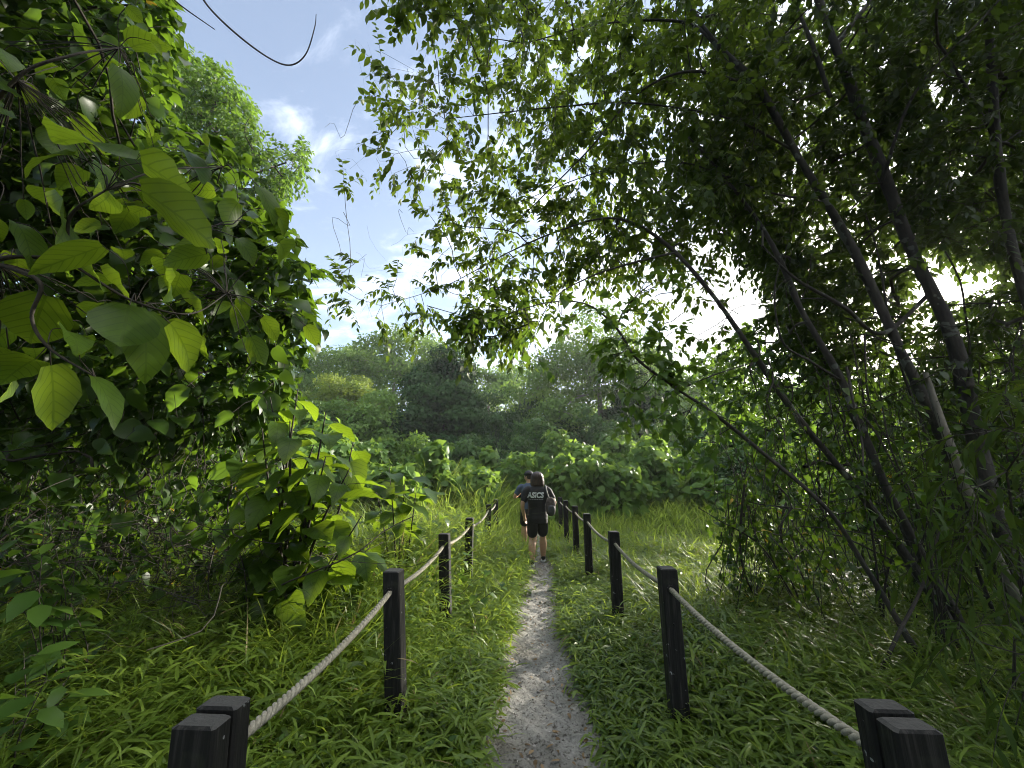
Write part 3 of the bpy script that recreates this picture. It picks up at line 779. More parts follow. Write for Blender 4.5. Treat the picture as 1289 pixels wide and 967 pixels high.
# T3: thick trunk rising left of the grove
DENSE = dict(k=11, tw=0.32, L=0.098, ratio=0.5, per=2)
make_tree('canopy_tree', 'tree with a thick grey trunk bending up left, broad crown at the top middle', 'tree', RG,
    [pix_line([(1400, 960, 3.1, .085), (1320, 830, 3.2, .08), (1250, 700, 3.4, .072), (1200, 580, 3.6, .066), (1150, 475, 3.8, .062), (1113, 397, 4.0, .058), (1077, 320, 4.1, .055), (1040, 255, 4.2, .052), (1000, 190, 4.2, .049), (955, 110, 4.2, .045), (905, 60, 4.3, .04), (870, 10, 4.4, .035), (840, -50, 4.5, .03)])],
    [pix_line([(905, 60, 4.3, .024), (860, 28, 4.4, .02), (760, 30, 4.5, .014), (660, 55, 4.6, .008)]),
     pix_line([(955, 110, 4.2, .022), (870, 90, 4.1, .018), (800, 120, 4.1, .015), (740, 190, 4.1, .011), (640, 290, 4.1, .005)]),
     pix_line([(1000, 190, 4.2, .018), (920, 150, 4.2, .016), (800, 130, 4.3, .013), (700, 135, 4.4, .01), (560, 150, 4.4, .005)]),
     pix_line([(1040, 255, 4.2, .018), (960, 240, 4.4, .015), (860, 205, 4.6, .012), (760, 215, 4.6, .009), (640, 260, 4.6, .005)])],
    np.vstack([vol([(480, 120), (545, 75), (600, 50), (640, 0), (720, 0), (940, 0), (980, 120), (940, 260), (800, 270), (640, 250), (560, 240), (475, 222), (468, 170)], 900, 3.9, 6.4, rg, fade=(480, 760, .22)),
               vol([(470, -20), (650, -20), (600, 40), (560, 22), (500, 8)], 50, 3.4, 4.2, rg),
               vol([(440, -120), (1000, -150), (1000, 0), (640, 0), (470, -20)], 160, 3.2, 5.5, rg),
               vol([(478, 85), (500, 82), (520, 110), (500, 118)], 4, 4.0, 4.3, rg)]),
    3, 'leaf_tree', spray=DENSE, rtip=0.0022)
make_tree('leaning_tree', 'mid-sized dark trunk leaning up left through the middle of the grove, forked at head height', 'tree', RG,
    [pix_line([(1330, 960, 2.9, .065), (1280, 890, 3.0, .06), (1200, 770, 3.2, .052), (1127, 637, 3.4, .048), (1090, 553, 3.6, .045), (1060, 480, 3.8, .042), (1033, 433, 3.9, .04), (1007, 387, 4.0, .037), (985, 335, 4.1, .034), (955, 280, 4.2, .028), (905, 215, 4.3, .02), (860, 165, 4.4, .012)])],
    [pix_line([(1060, 480, 3.8, .02), (1020, 455, 3.7, .017), (985, 430, 3.7, .013), (975, 370, 3.7, .01), (985, 320, 3.7, .006)])],
    np.vstack([vol([(850, 160), (960, 180), (1030, 330), (1060, 470), (990, 450), (960, 340), (890, 300)], 300, 4.3, 7.0, rg)]),
    33, 'leaf_tree_shaded', spray=DENSE, rtip=0.0022)
# T4: thickest trunk
make_tree('canopy_tree', 'tallest thick lichen-spotted trunk in the grove, forking near the top right of the picture', 'tree', RG,
    [pix_line([(1420, 990, 2.9, .10), (1345, 860, 3.1, .095), (1289, 740, 3.3, .09), (1240, 600, 3.6, .085), (1200, 430, 3.9, .08), (1150, 320, 4.1, .075), (1123, 250, 4.2, .07), (1080, 135, 4.3, .065), (1050, 55, 4.4, .055), (1027, -10, 4.5, .05), (1000, -90, 4.6, .04)])],
    [pix_line([(1050, 60, 4.4, .035), (1085, 15, 4.5, .03), (1130, -40, 4.6, .025)]),
     pix_line([(1045, 122, 4.3, .03), (1020, 50, 4.4, .026), (990, -20, 4.5, .02)]),
     pix_line([(1170, 370, 4.1, .03), (1110, 420, 3.9, .03), (1060, 385, 3.8, .026), (1000, 350, 3.8, .016), (960, 310, 3.8, .012)]),
     pix_line([(1110, 230, 4.2, .022), (1150, 120, 4.0, .018), (1240, 20, 3.9, .012)])],
    np.vstack([vol([(900, 0), (1130, 0), (1150, 150), (1170, 300), (1060, 340), (960, 330), (900, 250)], 1050, 4.15, 7.4, rg),
               vol([(880, -150), (1300, -150), (1200, 0), (900, 0)], 150, 3.0, 5.5, rg), vol([(860, -520), (2000, -520), (1800, -130), (900, -150)], 480, 2.0, 5.0, rg),  # second block: foliage above the view, added to darken this side
               vol([(960, 330), (1060, 340), (1150, 330), (1130, 470), (1050, 480), (980, 420)], 260, 4.2, 8.0, rg)]),
    4, 'leaf_tree_shaded', spray=DENSE, rtip=0.0022)
# T5/T6: right edge trees
make_tree('canopy_tree', 'upright pale-mottled trunk near the right edge, crown filling the upper right corner', 'tree', RG,
    [pix_line([(1500, 900, 3.3, .075), (1400, 640, 3.6, .07), (1300, 400, 3.9, .062), (1262, 250, 4.1, .055), (1250, 120, 4.2, .05), (1243, 0, 4.3, .045), (1240, -90, 4.4, .035)])],
    [pix_line([(1255, 180, 4.2, .02), (1210, 100, 4.3, .017), (1160, 20, 4.5, .012)])],
    np.vstack([vol([(1120, 0), (1340, 0), (1340, 340), (1160, 310), (1140, 150)], 1100, 3.9, 7.4, rg),
               vol([(1140, -150), (1400, -150), (1400, 0), (1140, 0)], 160, 2.6, 5.5, rg), vol([(1345, -100), (2200, -200), (2200, 800), (1345, 700)], 600, 2.6, 6.0, rg),  # second block: unseen foliage past the right edge, added to block sky light
               vol([(1160, 380), (1340, 330), (1340, 560), (1210, 560), (1150, 480)], 480, 4.0, 8.0, rg)]),
    5, 'leaf_tree_shaded', spray=DENSE, rtip=0.0022)
make_tree('leaning_tree', 'slender straight stem in the middle of the grove, bright green backlit leaves round it', 'tree', RG,
    [pix_line([(1185, 790, 4.4, .035), (1130, 650, 4.6, .032), (1080, 540, 4.8, .03), (1030, 440, 5.0, .026), (985, 340, 5.2, .022), (950, 260, 5.3, .016)])],
    [],
    np.vstack([vol([(870, 440), (950, 400), (1050, 450), (1150, 470), (1190, 600), (1080, 610), (960, 560), (890, 520)], 420, 4.4, 8.0, rg)]),
    6, 'leaf_vine', spray=dict(k=8, tw=0.28, L=0.095, ratio=0.65, tmpl=LF_V, per=2), rtip=0.0022)
# unseen tree added overhead and behind the viewpoint to shade the near ground
rg = np.random.default_rng(150)
k_ = 2300; ov = np.stack([rg.uniform(-7.5, 6.5, k_), rg.uniform(-6.5, 0.6, k_), rg.uniform(3.4, 6.2, k_)], 1)
ov2 = np.stack([rg.uniform(-8, 8, 500), rg.uniform(-7.5, -4.5, 500), rg.uniform(.8, 5.5, 500)], 1)
ov = ov[(ov[:, 2] > 3.3 + 1.1 * np.clip(ov[:, 1] + 1.0, 0, 9)) & ((np.abs(ov[:, 0] - .1) > 2.3) | (ov[:, 1] < -2.2))]
make_tree('unseen_shade_tree', 'unseen tree added behind the viewpoint for shade, boughs reaching out on either side overhead', 'tree', None,
    [np.array([[-3.4, -3.2, 0, .16], [-3.2, -3.0, 1.5, .14], [-2.6, -2.8, 3.0, .12], [-1.6, -2.6, 4.2, .09], [-0.2, -2.4, 5.0, .05]])],
    [np.array([[-2.6, -2.8, 3.0, .07], [-3.0, -1.6, 4.0, .05], [-3.6, -0.8, 4.8, .03]]), np.array([[-1.6, -2.6, 4.2, .06], [0.8, -1.9, 4.6, .04], [3.2, -1.6, 4.9, .02]])],
    np.vstack([ov, ov2]), 151, 'leaf_tree_shaded', spray=dict(k=11, tw=0.36, L=0.21, ratio=0.52, per=2, tmpl=LF_S), rtip=0.003)

for lab, pts, bk, sd in [
    ('thin wavy stem in front of the mid-sized forked trunk, sparse leaves', [(1125, 790, 3.9, .012), (1110, 700, 3.9, .011), (1075, 565, 4.0, .010), (1035, 480, 4.0, .009), (997, 405, 4.1, .008), (988, 330, 4.2, .006), (1000, 260, 4.3, .003)], 'twig', 61),
    ('slim dark stem just right of the slanting prop, few leaves', [(1228, 895, 3.0, .016), (1205, 810, 3.0, .015), (1178, 730, 3.1, .013), (1155, 640, 3.2, .011), (1120, 560, 3.3, .008), (1105, 470, 3.4, .004)], 'twig', 62),
    ('upright vine-wrapped stem left of the leaning trunks', [(1112, 850, 3.7, .014), (1106, 740, 3.7, .013), (1092, 620, 3.8, .012), (1090, 520, 3.9, .010), (1070, 420, 4.0, .006)], 'twig', 63),
    ('pale grey trunk leaning at the lower right edge of the picture', [(1345, 860, 2.9, .05), (1290, 770, 3.0, .046), (1250, 690, 3.1, .044), (1218, 620, 3.2, .042), (1190, 545, 3.3, .038), (1165, 470, 3.5, .03)], 'bark_pale', 64),
    ('slim stem leaning left beside the tallest trunk', [(1300, 900, 3.3, .02), (1235, 730, 3.5, .019), (1170, 560, 3.8, .017), (1125, 430, 4.0, .014), (1100, 300, 4.2, .010), (1060, 200, 4.4, .006)], 'bark', 65)]:
    ln_ = pix_line(pts); r2 = np.random.default_rng(sd)
    make_tree('slender_tree', lab, 'tree', RG, [ln_], [], ln_[r2.integers(2, len(ln_), 9), :3] + r2.normal(0, .3, (9, 3)), sd, 'leaf_tree_shaded', bark=bk, spray=dict(k=8, tw=.25, L=.09, ratio=.5, per=1))
# ------------------------------------------------------------------ left bank: big-leaved tree, climber-covered trees
LG = 'trees and climbers massed on the left bank'
rg = np.random.default_rng(202)
f = 4.2
def wall_leaves(lv, br, rg):
    """larger climber leaves on short stalks over the face of the wall of foliage"""
    P = np.vstack([vol([(-60, -60), (190, -60), (205, 50), (190, 110), (270, 200), (350, 280), (375, 340), (378, 440), (340, 520), (230, 560), (-60, 600)], 420, 3.0, 3.9, rg),
                   vol([(-60, 560), (200, 560), (330, 560), (330, 660), (100, 700), (-60, 800)], 90, 3.0, 3.9, rg)])
    n = len(P); a = rg.uniform(0, 6.28, n); d = unit(np.stack([np.cos(a) * .7 + .15, np.sin(a) * .5 - .2, rg.uniform(-1.3, -.1, n)], 1))
    L = rg.uniform(.13, .25, n)
    leaves(lv, P, d, np.array([[.1, -.5, .8]]) + rg.normal(0, .4, (n, 3)), L, L * rg.uniform(.5, .8, n), LF_L, droop=.3, rnd=rg.uniform(.5, .98, n), rg=rg)
    b = P - d * .12 + np.array([0, .08, .05]); m_ = (P + b) / 2 + np.array([0, 0, .02])
    Vt, Qt = tubes(np.stack([b, m_, P], 1), np.full((n, 3), .0022), 4); br.add(Vt, [Qt])
make_tree('vine_covered_tree', 'tall tree smothered in broad-leaved climber, filling the left side of the picture', 'tree', LG,
    [pix_line([(130, 800, 4.4, .10), (128, 660, 4.4, .08), (100, 600, 4.4, .075), (60, 540, 4.4, .07), (40, 420, 4.4, .06), (70, 250, 4.5, .05), (110, 100, 4.6, .04), (110, -60, 4.8, .03)])],
    [pix_line([(128, 690, 4.4, .04), (180, 610, 4.4, .034), (200, 520, 4.3, .028), (240, 400, 4.2, .02), (290, 280, 4.2, .012)]),
     pix_line([(60, 540, 4.4, .03), (0, 420, 4.3, .025), (-60, 300, 4.2, .02)])],
    np.vstack([vol([(-60, -120), (190, -120), (200, 0), (212, 55), (188, 110), (215, 160), (150, 220), (0, 260), (-60, 300)], 700, 3.2, 5.6, rg), vol([(-900, -100), (-60, -100), (-60, 650), (-900, 800)], 600, 2.4, 5.5, rg), vol([(-600, -520), (160, -520), (185, -130), (-600, -120)], 420, 2.0, 4.6, rg),  # last two blocks: foliage out of view, added to keep sky light off
               vol([(-60, 250), (200, 160), (270, 195), (305, 235), (355, 275), (376, 330), (382, 400), (378, 450), (352, 500), (330, 540), (230, 540), (100, 560), (-60, 560)], 1050, 3.4, 5.6, rg)]),
    7, 'leaf_vine_shaded', extra=wall_leaves, spray=dict(k=9, tw=0.3, L=0.125, ratio=0.7, tmpl=LF_V, per=2, droop=0.35), rtip=0.003)
make_tree('vine_covered_tree', 'leaning tree top behind the left bank with a bushy sunlit crown against the sky', 'tree', LG,
    [pix_line([(150, 700, 9, .14), (170, 500, 9, .12), (220, 300, 9, .10), (250, 200, 9, .08), (270, 130, 9, .05)])],
    [pix_line([(235, 250, 9, .05), (300, 225, 9, .04), (360, 205, 9, .02)])],
    np.vstack([vol([(213, 92), (232, 72), (262, 78), (300, 115), (322, 150), (326, 195), (300, 215), (240, 190), (205, 150)], 520, 8.2, 9.8, rg),
               vol([(290, 200), (340, 185), (384, 185), (382, 215), (350, 250), (300, 250)], 190, 8.4, 9.6, rg),
               vol([(150, 150), (240, 190), (330, 250), (350, 420), (150, 420)], 260, 8.2, 10, rg)]),
    8, 'leaf_vine', spray=dict(k=9, tw=0.34, L=0.11, ratio=0.48, per=2), rtip=0.004)

# big-leaved tree close to the camera: hand-set leaves on petioles
big = [(150, 197, 68, 139, .62), (178, 205, 272, 258, .58), (178, 240, 284, 307, .5), (92, 195, 2, 192, .4), (205, 255, 262, 300, .5),
       (163, 384, 150, 442, 1.0), (180, 392, 193, 480, .5), (214, 407, 268, 477, .45), (229, 373, 283, 410, .42), (118, 474, 164, 526, .36),
       (64, 460, 74, 542, .5), (78, 413, 124, 432, .5), (100, 447, 133, 451, .45), (208, 345, 228, 380, .7), (45, 452, 6, 470, .8), (58, 372, 30, 440, .75),
       (316, 424, 334, 460, .55), (330, 400, 356, 428, .55), (296, 352, 312, 380, .5), (316, 458, 318, 442, .5), (385, 410, 403, 436, .6),
       (326, 235, 352, 276, .5), (345, 265, 373, 298, .5), (352, 305, 374, 342, .7), (165, 60, 208, 40, .75), (190, 52, 214, 72, .4), (160, 8, 182, 30, .7),
       (0, 60, 20, 88, .8), (0, 95, 10, 108, .8), (0, 125, 15, 140, .7), (150, 85, 168, 138, .45), (130, 310, 40, 340, .35), (260, 320, 205, 330, .6), (235, 190, 260, 225, .6),
       (255, 175, 280, 205, .6), (300, 255, 275, 285, .7), (300, 300, 325, 330, .6), (60, 255, 130, 300, .55), (90, 330, 160, 360, .5), (20, 280, 60, 330, .55), (130, 345, 180, 385, .6)]
rg = np.random.default_rng(31)
root = empty('large_leaved_tree', tuple(map(float, [*at(-190, 900, 1.9)[:2], 0.0])), 'nearby tree branch with very large hanging heart-shaped leaves, upper left foreground', 'tree', LG)
lv = MB(); br = MB()
hub = [(75, 320, 1.75), (135, 238, 1.7), (120, 475, 1.7), (170, 380, 1.8), (240, 300, 1.9), (285, 370, 2.3), (150, 60, 2.2), (-10, 330, 1.7), (280, 210, 2.2), (20, 100, 1.9), (60, 435, 1.7)]
hubw = [at(*h) for h in hub]
stem = smooth_line(np.array([[*at(-190, 900, 1.9)[:2], 0.0, .05], [*at(-120, 600, 1.9), .04], [*at(-60, 400, 1.8), .03], [*at(-10, 330, 1.7), .016], [*at(75, 320, 1.75), .010], [*at(90, 270, 1.7), .008], [*at(135, 238, 1.7), .005]]))
st = MB(); trunk_mesh(st, stem, rg, 9); st.make('trunk', M['bark'], root)
for pts in ([(-10, 330, 1.7, .010), (50, 355, 1.7, .008), (40, 400, 1.7, .007), (62, 438, 1.7, .006), (120, 475, 1.7, .004)],
            [(75, 320, 1.75, .008), (110, 345, 1.78, .007), (170, 380, 1.8, .006), (240, 395, 1.9, .004), (285, 370, 2.3, .003)],
            [(135, 238, 1.7, .006), (180, 235, 1.8, .005), (240, 300, 1.9, .004)], [(135, 238, 1.7, .005), (200, 215, 1.9, .004), (280, 210, 2.2, .003)],
            [(-60, 400, 1.8, .014), (-40, 200, 1.9, .01), (20, 100, 1.9, .008), (90, 70, 2.0, .006), (150, 60, 2.2, .004)]):
    br.tube(smooth_line(pix_line(pts))[:, :3], smooth_line(pix_line(pts))[:, 3], 6)
P0, P1, wr = [], [], []
for u0, v0, u1, v1, w in big:
    hi = min(range(len(hub)), key=lambda i: (hub[i][0] - u0) ** 2 + (hub[i][1] - v0) ** 2)
    d = hub[hi][2] + rg.uniform(-.12, .12)
    a = at(u0, v0, d); b = at(u1, v1, d + rg.uniform(-.08, .05)); P0.append(a); P1.append(b); wr.append(w)
for q in range(110):
    u, v = poly_sample([(-60, 20), (140, 40), (250, 190), (320, 290), (330, 420), (230, 450), (120, 440), (-60, 540)], 1, rg)[0]
    hi = min(range(len(hub)), key=lambda i: (hub[i][0] - u) ** 2 + (hub[i][1] - v) ** 2)
    d = hub[hi][2] + rg.uniform(.15, .8); a = at(u, v, d)
    dd = unit(a - hubw[hi]) * np.array([1, .5, .5]) + np.array([0.1, 0, -0.45]) + rg.normal(0, .35, 3)
    P0.append(a); P1.append(a + unit(dd) * rg.uniform(.10, .20)); wr.append(rg.uniform(.55, .72))
P0 = np.array(P0); P1 = np.array(P1); wr = np.array(wr)
D = P1 - P0; L = np.linalg.norm(D, axis=1)
camd = unit(np.array([0, 0, H]) - P0)
up = camd * -0.55 + np.array([0, 0, 1.0]) + rg.normal(0, .22, P0.shape)     # undersides seen from below, backlit
up[:41] = camd[:41] * np.where(np.arange(41) % 3 != 0, -1.0, .55)[:, None] + rg.normal(0, .2, (41, 3)) + np.array([0, 0, .85])
up[60:120] = camd[60:120] * .5 + np.array([0, 0, .9]) + rg.normal(0, .25, (60, 3))
leaves(lv, P0, D, up, L * 1.05, L * 1.1 * wr, LF_L, droop=0.28, rnd=rg.random(len(P0)) * 0.96, rg=rg)
for a, dd in zip(P0, unit(D)):
    h = hubw[int(np.argmin([np.linalg.norm(a - q) for q in hubw]))]
    b = a + unit(h - a) * min(.22, np.linalg.norm(h - a)); mid = (a + b) / 2 - dd * .03 + np.array([0, 0, .02])
    br.tube(smooth_line(np.array([[*b, .003], [*mid, .0025], [*a, .002]]), 4)[:, :3], .0022, 4)
    if np.linalg.norm(h - b) > .05:
        m_ = (h + b) / 2 + np.array([0, 0, .03]); br.tube(smooth_line(np.array([[*h, .004], [*m_, .0035], [*b, .003]]), 4)[:, :3], .0032, 4)
br.make('branches', M['twig'], root); lv.make('crown', M['leaf_big'], root)

# shrub with drooping big leaves left of the second post
def stem_shrub(name, label, cat, group, base, stems, seed, L, mat='leaf_big', ratio=0.6, tmpl=LF_L, k=9, r0=.012, droop=.25, hangz=-.45, pet=.10, bare=.25):
    """shrub: several woody stems, large leaves on petioles round each"""
    rg = np.random.default_rng(seed)
    root = empty(name, tuple(map(float, base)), label, cat, group)
    lv = MB(); st = MB(); pos, dr = [], []
    for tip in stems:
        a = np.array(base, float) + rg.normal(0, .05, 3) * np.array([1, 1, 0]); b = np.array(tip, float)
        mid = (a + b) / 2 + rg.normal(0, .06, 3); mid[2] += .08 * np.linalg.norm(b - a)
        ln = smooth_line(np.array([[*a, r0], [*mid, r0 * .7], [*b, r0 * .25]]), 8)
        st.tube(ln[:, :3], ln[:, 3], 6)
        for j in range(k):
            t = bare + (1 - bare) * (j + rg.random()) / k
            c = ln[min(len(ln) - 1, int(t * (len(ln) - 1)))][:3]
            ang = j * 2.4 + rg.uniform(-.4, .4)
            d = np.array([cos(ang), sin(ang), .25]); pl = pet * rg.uniform(.6, 1.4) * (1.25 - t * .6)
            e = c + unit(d) * pl; st.tube(np.array([c, (c + e) / 2 + [0, 0, .01], e]), .0018, 4, cap=False)
            pos.append(e); dr.append(unit(d + np.array([0, 0, hangz + rg.normal(0, .25)])))
    pos = np.array(pos); dr = np.array(dr); Ls = L * rg.uniform(.55, 1.25, len(pos))
    leaves(lv, pos, dr, np.array([[0, 0, 1.]]) + rg.normal(0, .2, pos.shape), Ls, Ls * ratio, tmpl, droop, rg.random(len(pos)) * .97, rg)
    st.make('stems', M['twig'], root); lv.make('foliage', M[mat], root)
    return root
def pb(u, v): p = onz(u, v, 0.0); p[2] = float(ground_z(p[0], p[1])); return p
rg = np.random.default_rng(77)
def stemtips(pts, d, j=.25): return [at(u, v, d + rg.uniform(-j, j)) for u, v in pts]
b = at(345, 800, 3.3); b[2] = 0.05
stem_shrub('big_leaved_shrub', 'tall shrub with large drooping glossy leaves, between the dark thicket and the second left post', 'shrub', LG, b,
    stemtips([(375, 490), (330, 540), (410, 520), (440, 590), (455, 650), (350, 600), (400, 640), (310, 620), (420, 700), (380, 700), (335, 680), (430, 745), (360, 750), (395, 560), (445, 555), (465, 690), (340, 500), (410, 575), (300, 560), (365, 530)], 3.1, .4), 41, .30, k=12, droop=.35, r0=.016)
b = at(500, 735, 4.8); b[2] = 0.05
stem_shrub('big_leaved_shrub', 'small sapling with a yellowing hanging leaf above the grass, left of the third post', 'shrub', LG, b,
    stemtips([(490, 588), (510, 600), (470, 605), (505, 630), (525, 610)], 4.8, .2), 42, .34, k=6, bare=.45)
b = at(555, 790, 4.1); b[2] = 0.03
stem_shrub('leafy_weed', 'pale green weed with rounded leaves climbing round the third left post', 'weed', 'leafy weeds in the verge', b,
    stemtips([(600, 690), (620, 715), (590, 720), (610, 745), (545, 700), (520, 720), (640, 730)], 4.3, .3), 43, .10, mat='leaf_vine', tmpl=LF_V, ratio=.85, k=8, r0=.004, pet=.05)
b = at(545, 690, 5.6); b[2] = 0.1
stem_shrub('leafy_weed', 'broad-leaved weed standing behind the third left post', 'weed', 'leafy weeds in the verge', b,
    stemtips([(540, 650), (560, 645), (520, 655), (575, 655), (600, 668)], 5.6, .3), 44, .13, mat='leaf_vine', tmpl=LF_V, ratio=.8, k=7, r0=.004, pet=.05)
# weeds in the bottom left corner
wl_ = [('leafy weed with paired leaves at the left edge below the reddish leaf', (60, 905, 2.1), [(30, 690), (80, 700), (110, 690), (20, 740), (90, 760), (60, 650), (5, 650), (40, 720), (100, 660), (60, 620)], .16),
       ('low leafy weed in the bottom left corner of the picture', (20, 960, 1.7), [(20, 860), (60, 850), (80, 880), (5, 880), (40, 900), (90, 845), (30, 820)], .14),
       ('leafy weed leaning out of the thicket above the near left post', (120, 900, 2.5), [(100, 800), (140, 790), (75, 790), (110, 830), (60, 810), (30, 790)], .14)]
for i, (lab, (u, v, d), tips, L) in enumerate(wl_):
    b = at(u, v, d); b[2] = float(ground_z(b[0], b[1]))
    stem_shrub('leafy_weed', lab, 'weed', 'leafy weeds in the verge', b, stemtips(tips, d, .2), 50 + i, L, mat='leaf_vine', tmpl=LF_M, ratio=.52, k=12, r0=.004, pet=.04, hangz=-.3)

# thicket of bare vines and stems (left) and hanging vines (right)
def tangle(name, label, region, d0, d1, n, seed, rad, leafn=0, vertical=.7, ln=(.5, 1.4), kind='stuff', leafL=.06, wob=1.0):
    rg = np.random.default_rng(seed); mb = MB()
    A = vol(region, n, d0, d1, rg, zmin=0.02); n = len(A)
    D = randdir(n, rg) * np.array([1, 1, .5]); D[:, 2] += np.where(rg.random(n) < vertical, -1.6 / wob, .2); D = unit(D)
    Ln = rg.uniform(*ln, n); t = np.linspace(0, 1, 9)
    w1 = rg.normal(0, .10 * wob, (n, 3)); w2 = rg.normal(0, .05 * wob, (n, 3)); ph = rg.uniform(0, 6, (n, 1))
    C = A[:, None] + D[:, None] * (Ln[:, None] * t)[..., None] + w1[:, None] * np.sin(t * pi)[None, :, None] * Ln[:, None, None] + w2[:, None] * np.sin(t[None] * 9 + ph)[..., None]
    C[..., 2] = np.maximum(C[..., 2], 0.0)
    R = np.exp(rg.normal(math.log(rad), .5, n))[:, None] * np.linspace(1, .6, 9)
    Vt, Qt = tubes(C, R, 4); mb.add(Vt, [Qt])
    o = mb.make(name, M['twig']); tag(o, label, 'vines', kind=kind)
    if leafn:
        lv = MB(); i = rg.integers(0, n, leafn); j = rg.integers(1, 9, leafn)
        P = C[i, j]; P = P + rg.normal(0, .02, P.shape)
        Dd = unit(randdir(leafn, rg) + np.array([0, 0, -.7])); Ls = leafL * rg.uniform(.5, 1.5, leafn)
        leaves(lv, P, Dd, np.array([[0, 0, 1.]]) + rg.normal(0, .5, P.shape), Ls, Ls * .6, LF_V, .3, None, rg)
        lv.make('vine_leaves', M['leaf_vine_shaded'], o)
    return o
tangle('vine_thicket', 'dark tangle of thin bare vines and stems under the left trees', [(-60, 520), (300, 520), (320, 640), (340, 760), (200, 790), (-60, 830)], 3.2, 6.2, 900, 61, .004, leafn=13000, leafL=.085)
o_ = tangle('bare_twigs', 'fine bare twigs crossing the bright gap under the canopy', [(800, 350), (930, 330), (940, 430), (820, 440)], 4.0, 4.6, 26, 65, .0022, vertical=.3, ln=(.4, .9))
tangle('climber_tendrils', 'fine curling tendrils trailing from the canopy edge into the blue sky', [(440, 100), (560, 40), (560, 420), (430, 400)], 3.9, 4.5, 40, 66, .0011, vertical=.35, ln=(.25, .7), wob=2.0)
tangle('dry_brushwood', 'dim dry twigs and grass stalks low in the left thicket', [(100, 660), (380, 660), (400, 780), (120, 830)], 2.8, 4.6, 500, 62, .002, vertical=.3)
RV = [(890, 560), (960, 540), (1010, 600), (1020, 780), (960, 790), (920, 700)]
tangle('hanging_vines', 'curtain of thin dark vines hanging beside the meadow edge, right', RV, 3.8, 4.8, 95, 63, .0045, leafn=3200, vertical=.95, ln=(.8, 1.9), wob=.6)
tangle('hanging_vines', 'tangle of thin vines and shoots between the leaning trunks on the right', [(940, 420), (1289, 400), (1340, 700), (1200, 820), (1040, 780), (980, 640)], 3.4, 7.0, 620, 64, .005, leafn=7500, wob=.6, vertical=.8, leafL=.07)

# bamboo-like undergrowth on the right edge
def lance_bush(label, u, v, d, tips, seed, L=.15):
    rg = np.random.default_rng(seed); b = at(u, v, d); b[2] = 0.0
    attr = np.array([at(a, c, d + rg.uniform(-.5, .5)) for a, c in tips])
    line = np.array([[*b, .014], [*(b * .6 + attr.mean(0) * .4), .012], [*attr.mean(0), .008]])
    return make_tree('lance_leaved_bush', label, 'shrub', 'narrow-leaved bushes under the grove', [line], [], attr, seed, 'leaf_lance', bark='twig',
                     spray=dict(k=11, tw=.45, L=L, ratio=.19, per=2, droop=.5, hang=.7, spread=1.0, tmpl=LF_M), rtip=.002)
rg = np.random.default_rng(88)
lance_bush('drooping narrow-leaved bush at the right edge, middle height', 1330, 960, 2.6, poly_sample([(1180, 520), (1340, 480), (1340, 760), (1220, 720)], 24, rg), 71)
lance_bush('narrow-leaved bush hanging across the pale trunk, lower right', 1290, 980, 2.3, poly_sample([(1190, 700), (1340, 700), (1340, 960), (1230, 940)], 22, rg), 72, .12)
lance_bush('dark narrow-leaved bush behind the leaning trunks', 1150, 820, 4.2, poly_sample([(1090, 560), (1200, 560), (1220, 760), (1120, 760)], 26, rg), 73, .13)
b = at(1180, 800, 2.9); b[2] = 0
stem_shrub('leafy_sapling', 'young sapling with pale green hanging leaves in front of the grove trunks', 'sapling', None, b,
    stemtips([(1150, 500), (1180, 520), (1120, 540), (1200, 545), (1165, 560), (1135, 590), (1215, 590)], 2.9, .25), 74, .13, mat='leaf_vine', tmpl=LF_M, ratio=.42, k=8, r0=.006, pet=.03, bare=.6)
# short props and dead branches in the grove
for i, (lab, pts) in enumerate([('bare crooked branch crossing behind the near right post', [(1090, 885, 2.6, .011), (1130, 800, 2.7, .012), (1160, 740, 2.9, .010), (1185, 660, 3.1, .006)]),
                                ('thin dark dead branch leaning at the meadow edge', [(1060, 830, 3.6, .012), (1010, 770, 3.7, .011), (960, 690, 3.8, .009), (905, 655, 3.9, .005), (880, 640, 3.9, .003)]),
                                ('curved bare twig hanging into the sky at the top left', [(240, -30, 2.5, .006), (262, 8, 2.5, .006), (300, 45, 2.5, .006), (340, 74, 2.5, .005), (366, 82, 2.5, .0045), (385, 68, 2.5, .004), (396, 35, 2.5, .003), (398, 18, 2.5, .002)]),
                                ('short straight twig end above the curved twig, top left', [(200, -20, 2.5, .005), (225, 5, 2.5, .0045), (270, 37, 2.5, .003)])]):
    mbb = MB(); ln = smooth_line(pix_line(pts)); mbb.tube(ln[:, :3], ln[:, 3], 7)
    tag(mbb.make('dead_branch', M['twig']), lab, 'branch')
# ------------------------------------------------------------------ shrubs of the clearing and the forest behind
def clump_cloud(lv, centers, radii, rg, n_each, L, ratio=.55, tmpl=LF_S, flat=.75, inner=.35):
    for c, r in zip(centers, radii):
        n = int(n_each * (r / np.mean(radii)) ** 2)
        d = randdir(n, rg); d[:, 2] = np.abs(d[:, 2]) * np.where(rg.random(n) < .22, -1, 1)
        rr = r * np.where(rg.random(n) < inner, rg.uniform(.4, .95, n), rg.uniform(.88, 1.12, n))
        P = c + d * rr[:, None] * np.array([1, 1, flat])
        out = unit(d + rg.normal(0, .45, (n, 3)))
        LD = unit(np.cross(out, randdir(n, rg)) + out * .35 + np.array([0, 0, -.35]))
        Ls = L * rg.uniform(.6, 1.3, n)
        tone = np.clip(rg.random() * .7 + rg.random(n) * .35 - .02, 0, 1)
        leaves(lv, P, LD, out + np.array([0, 0, .4]), Ls, Ls * ratio, tmpl, .3, tone, rg)
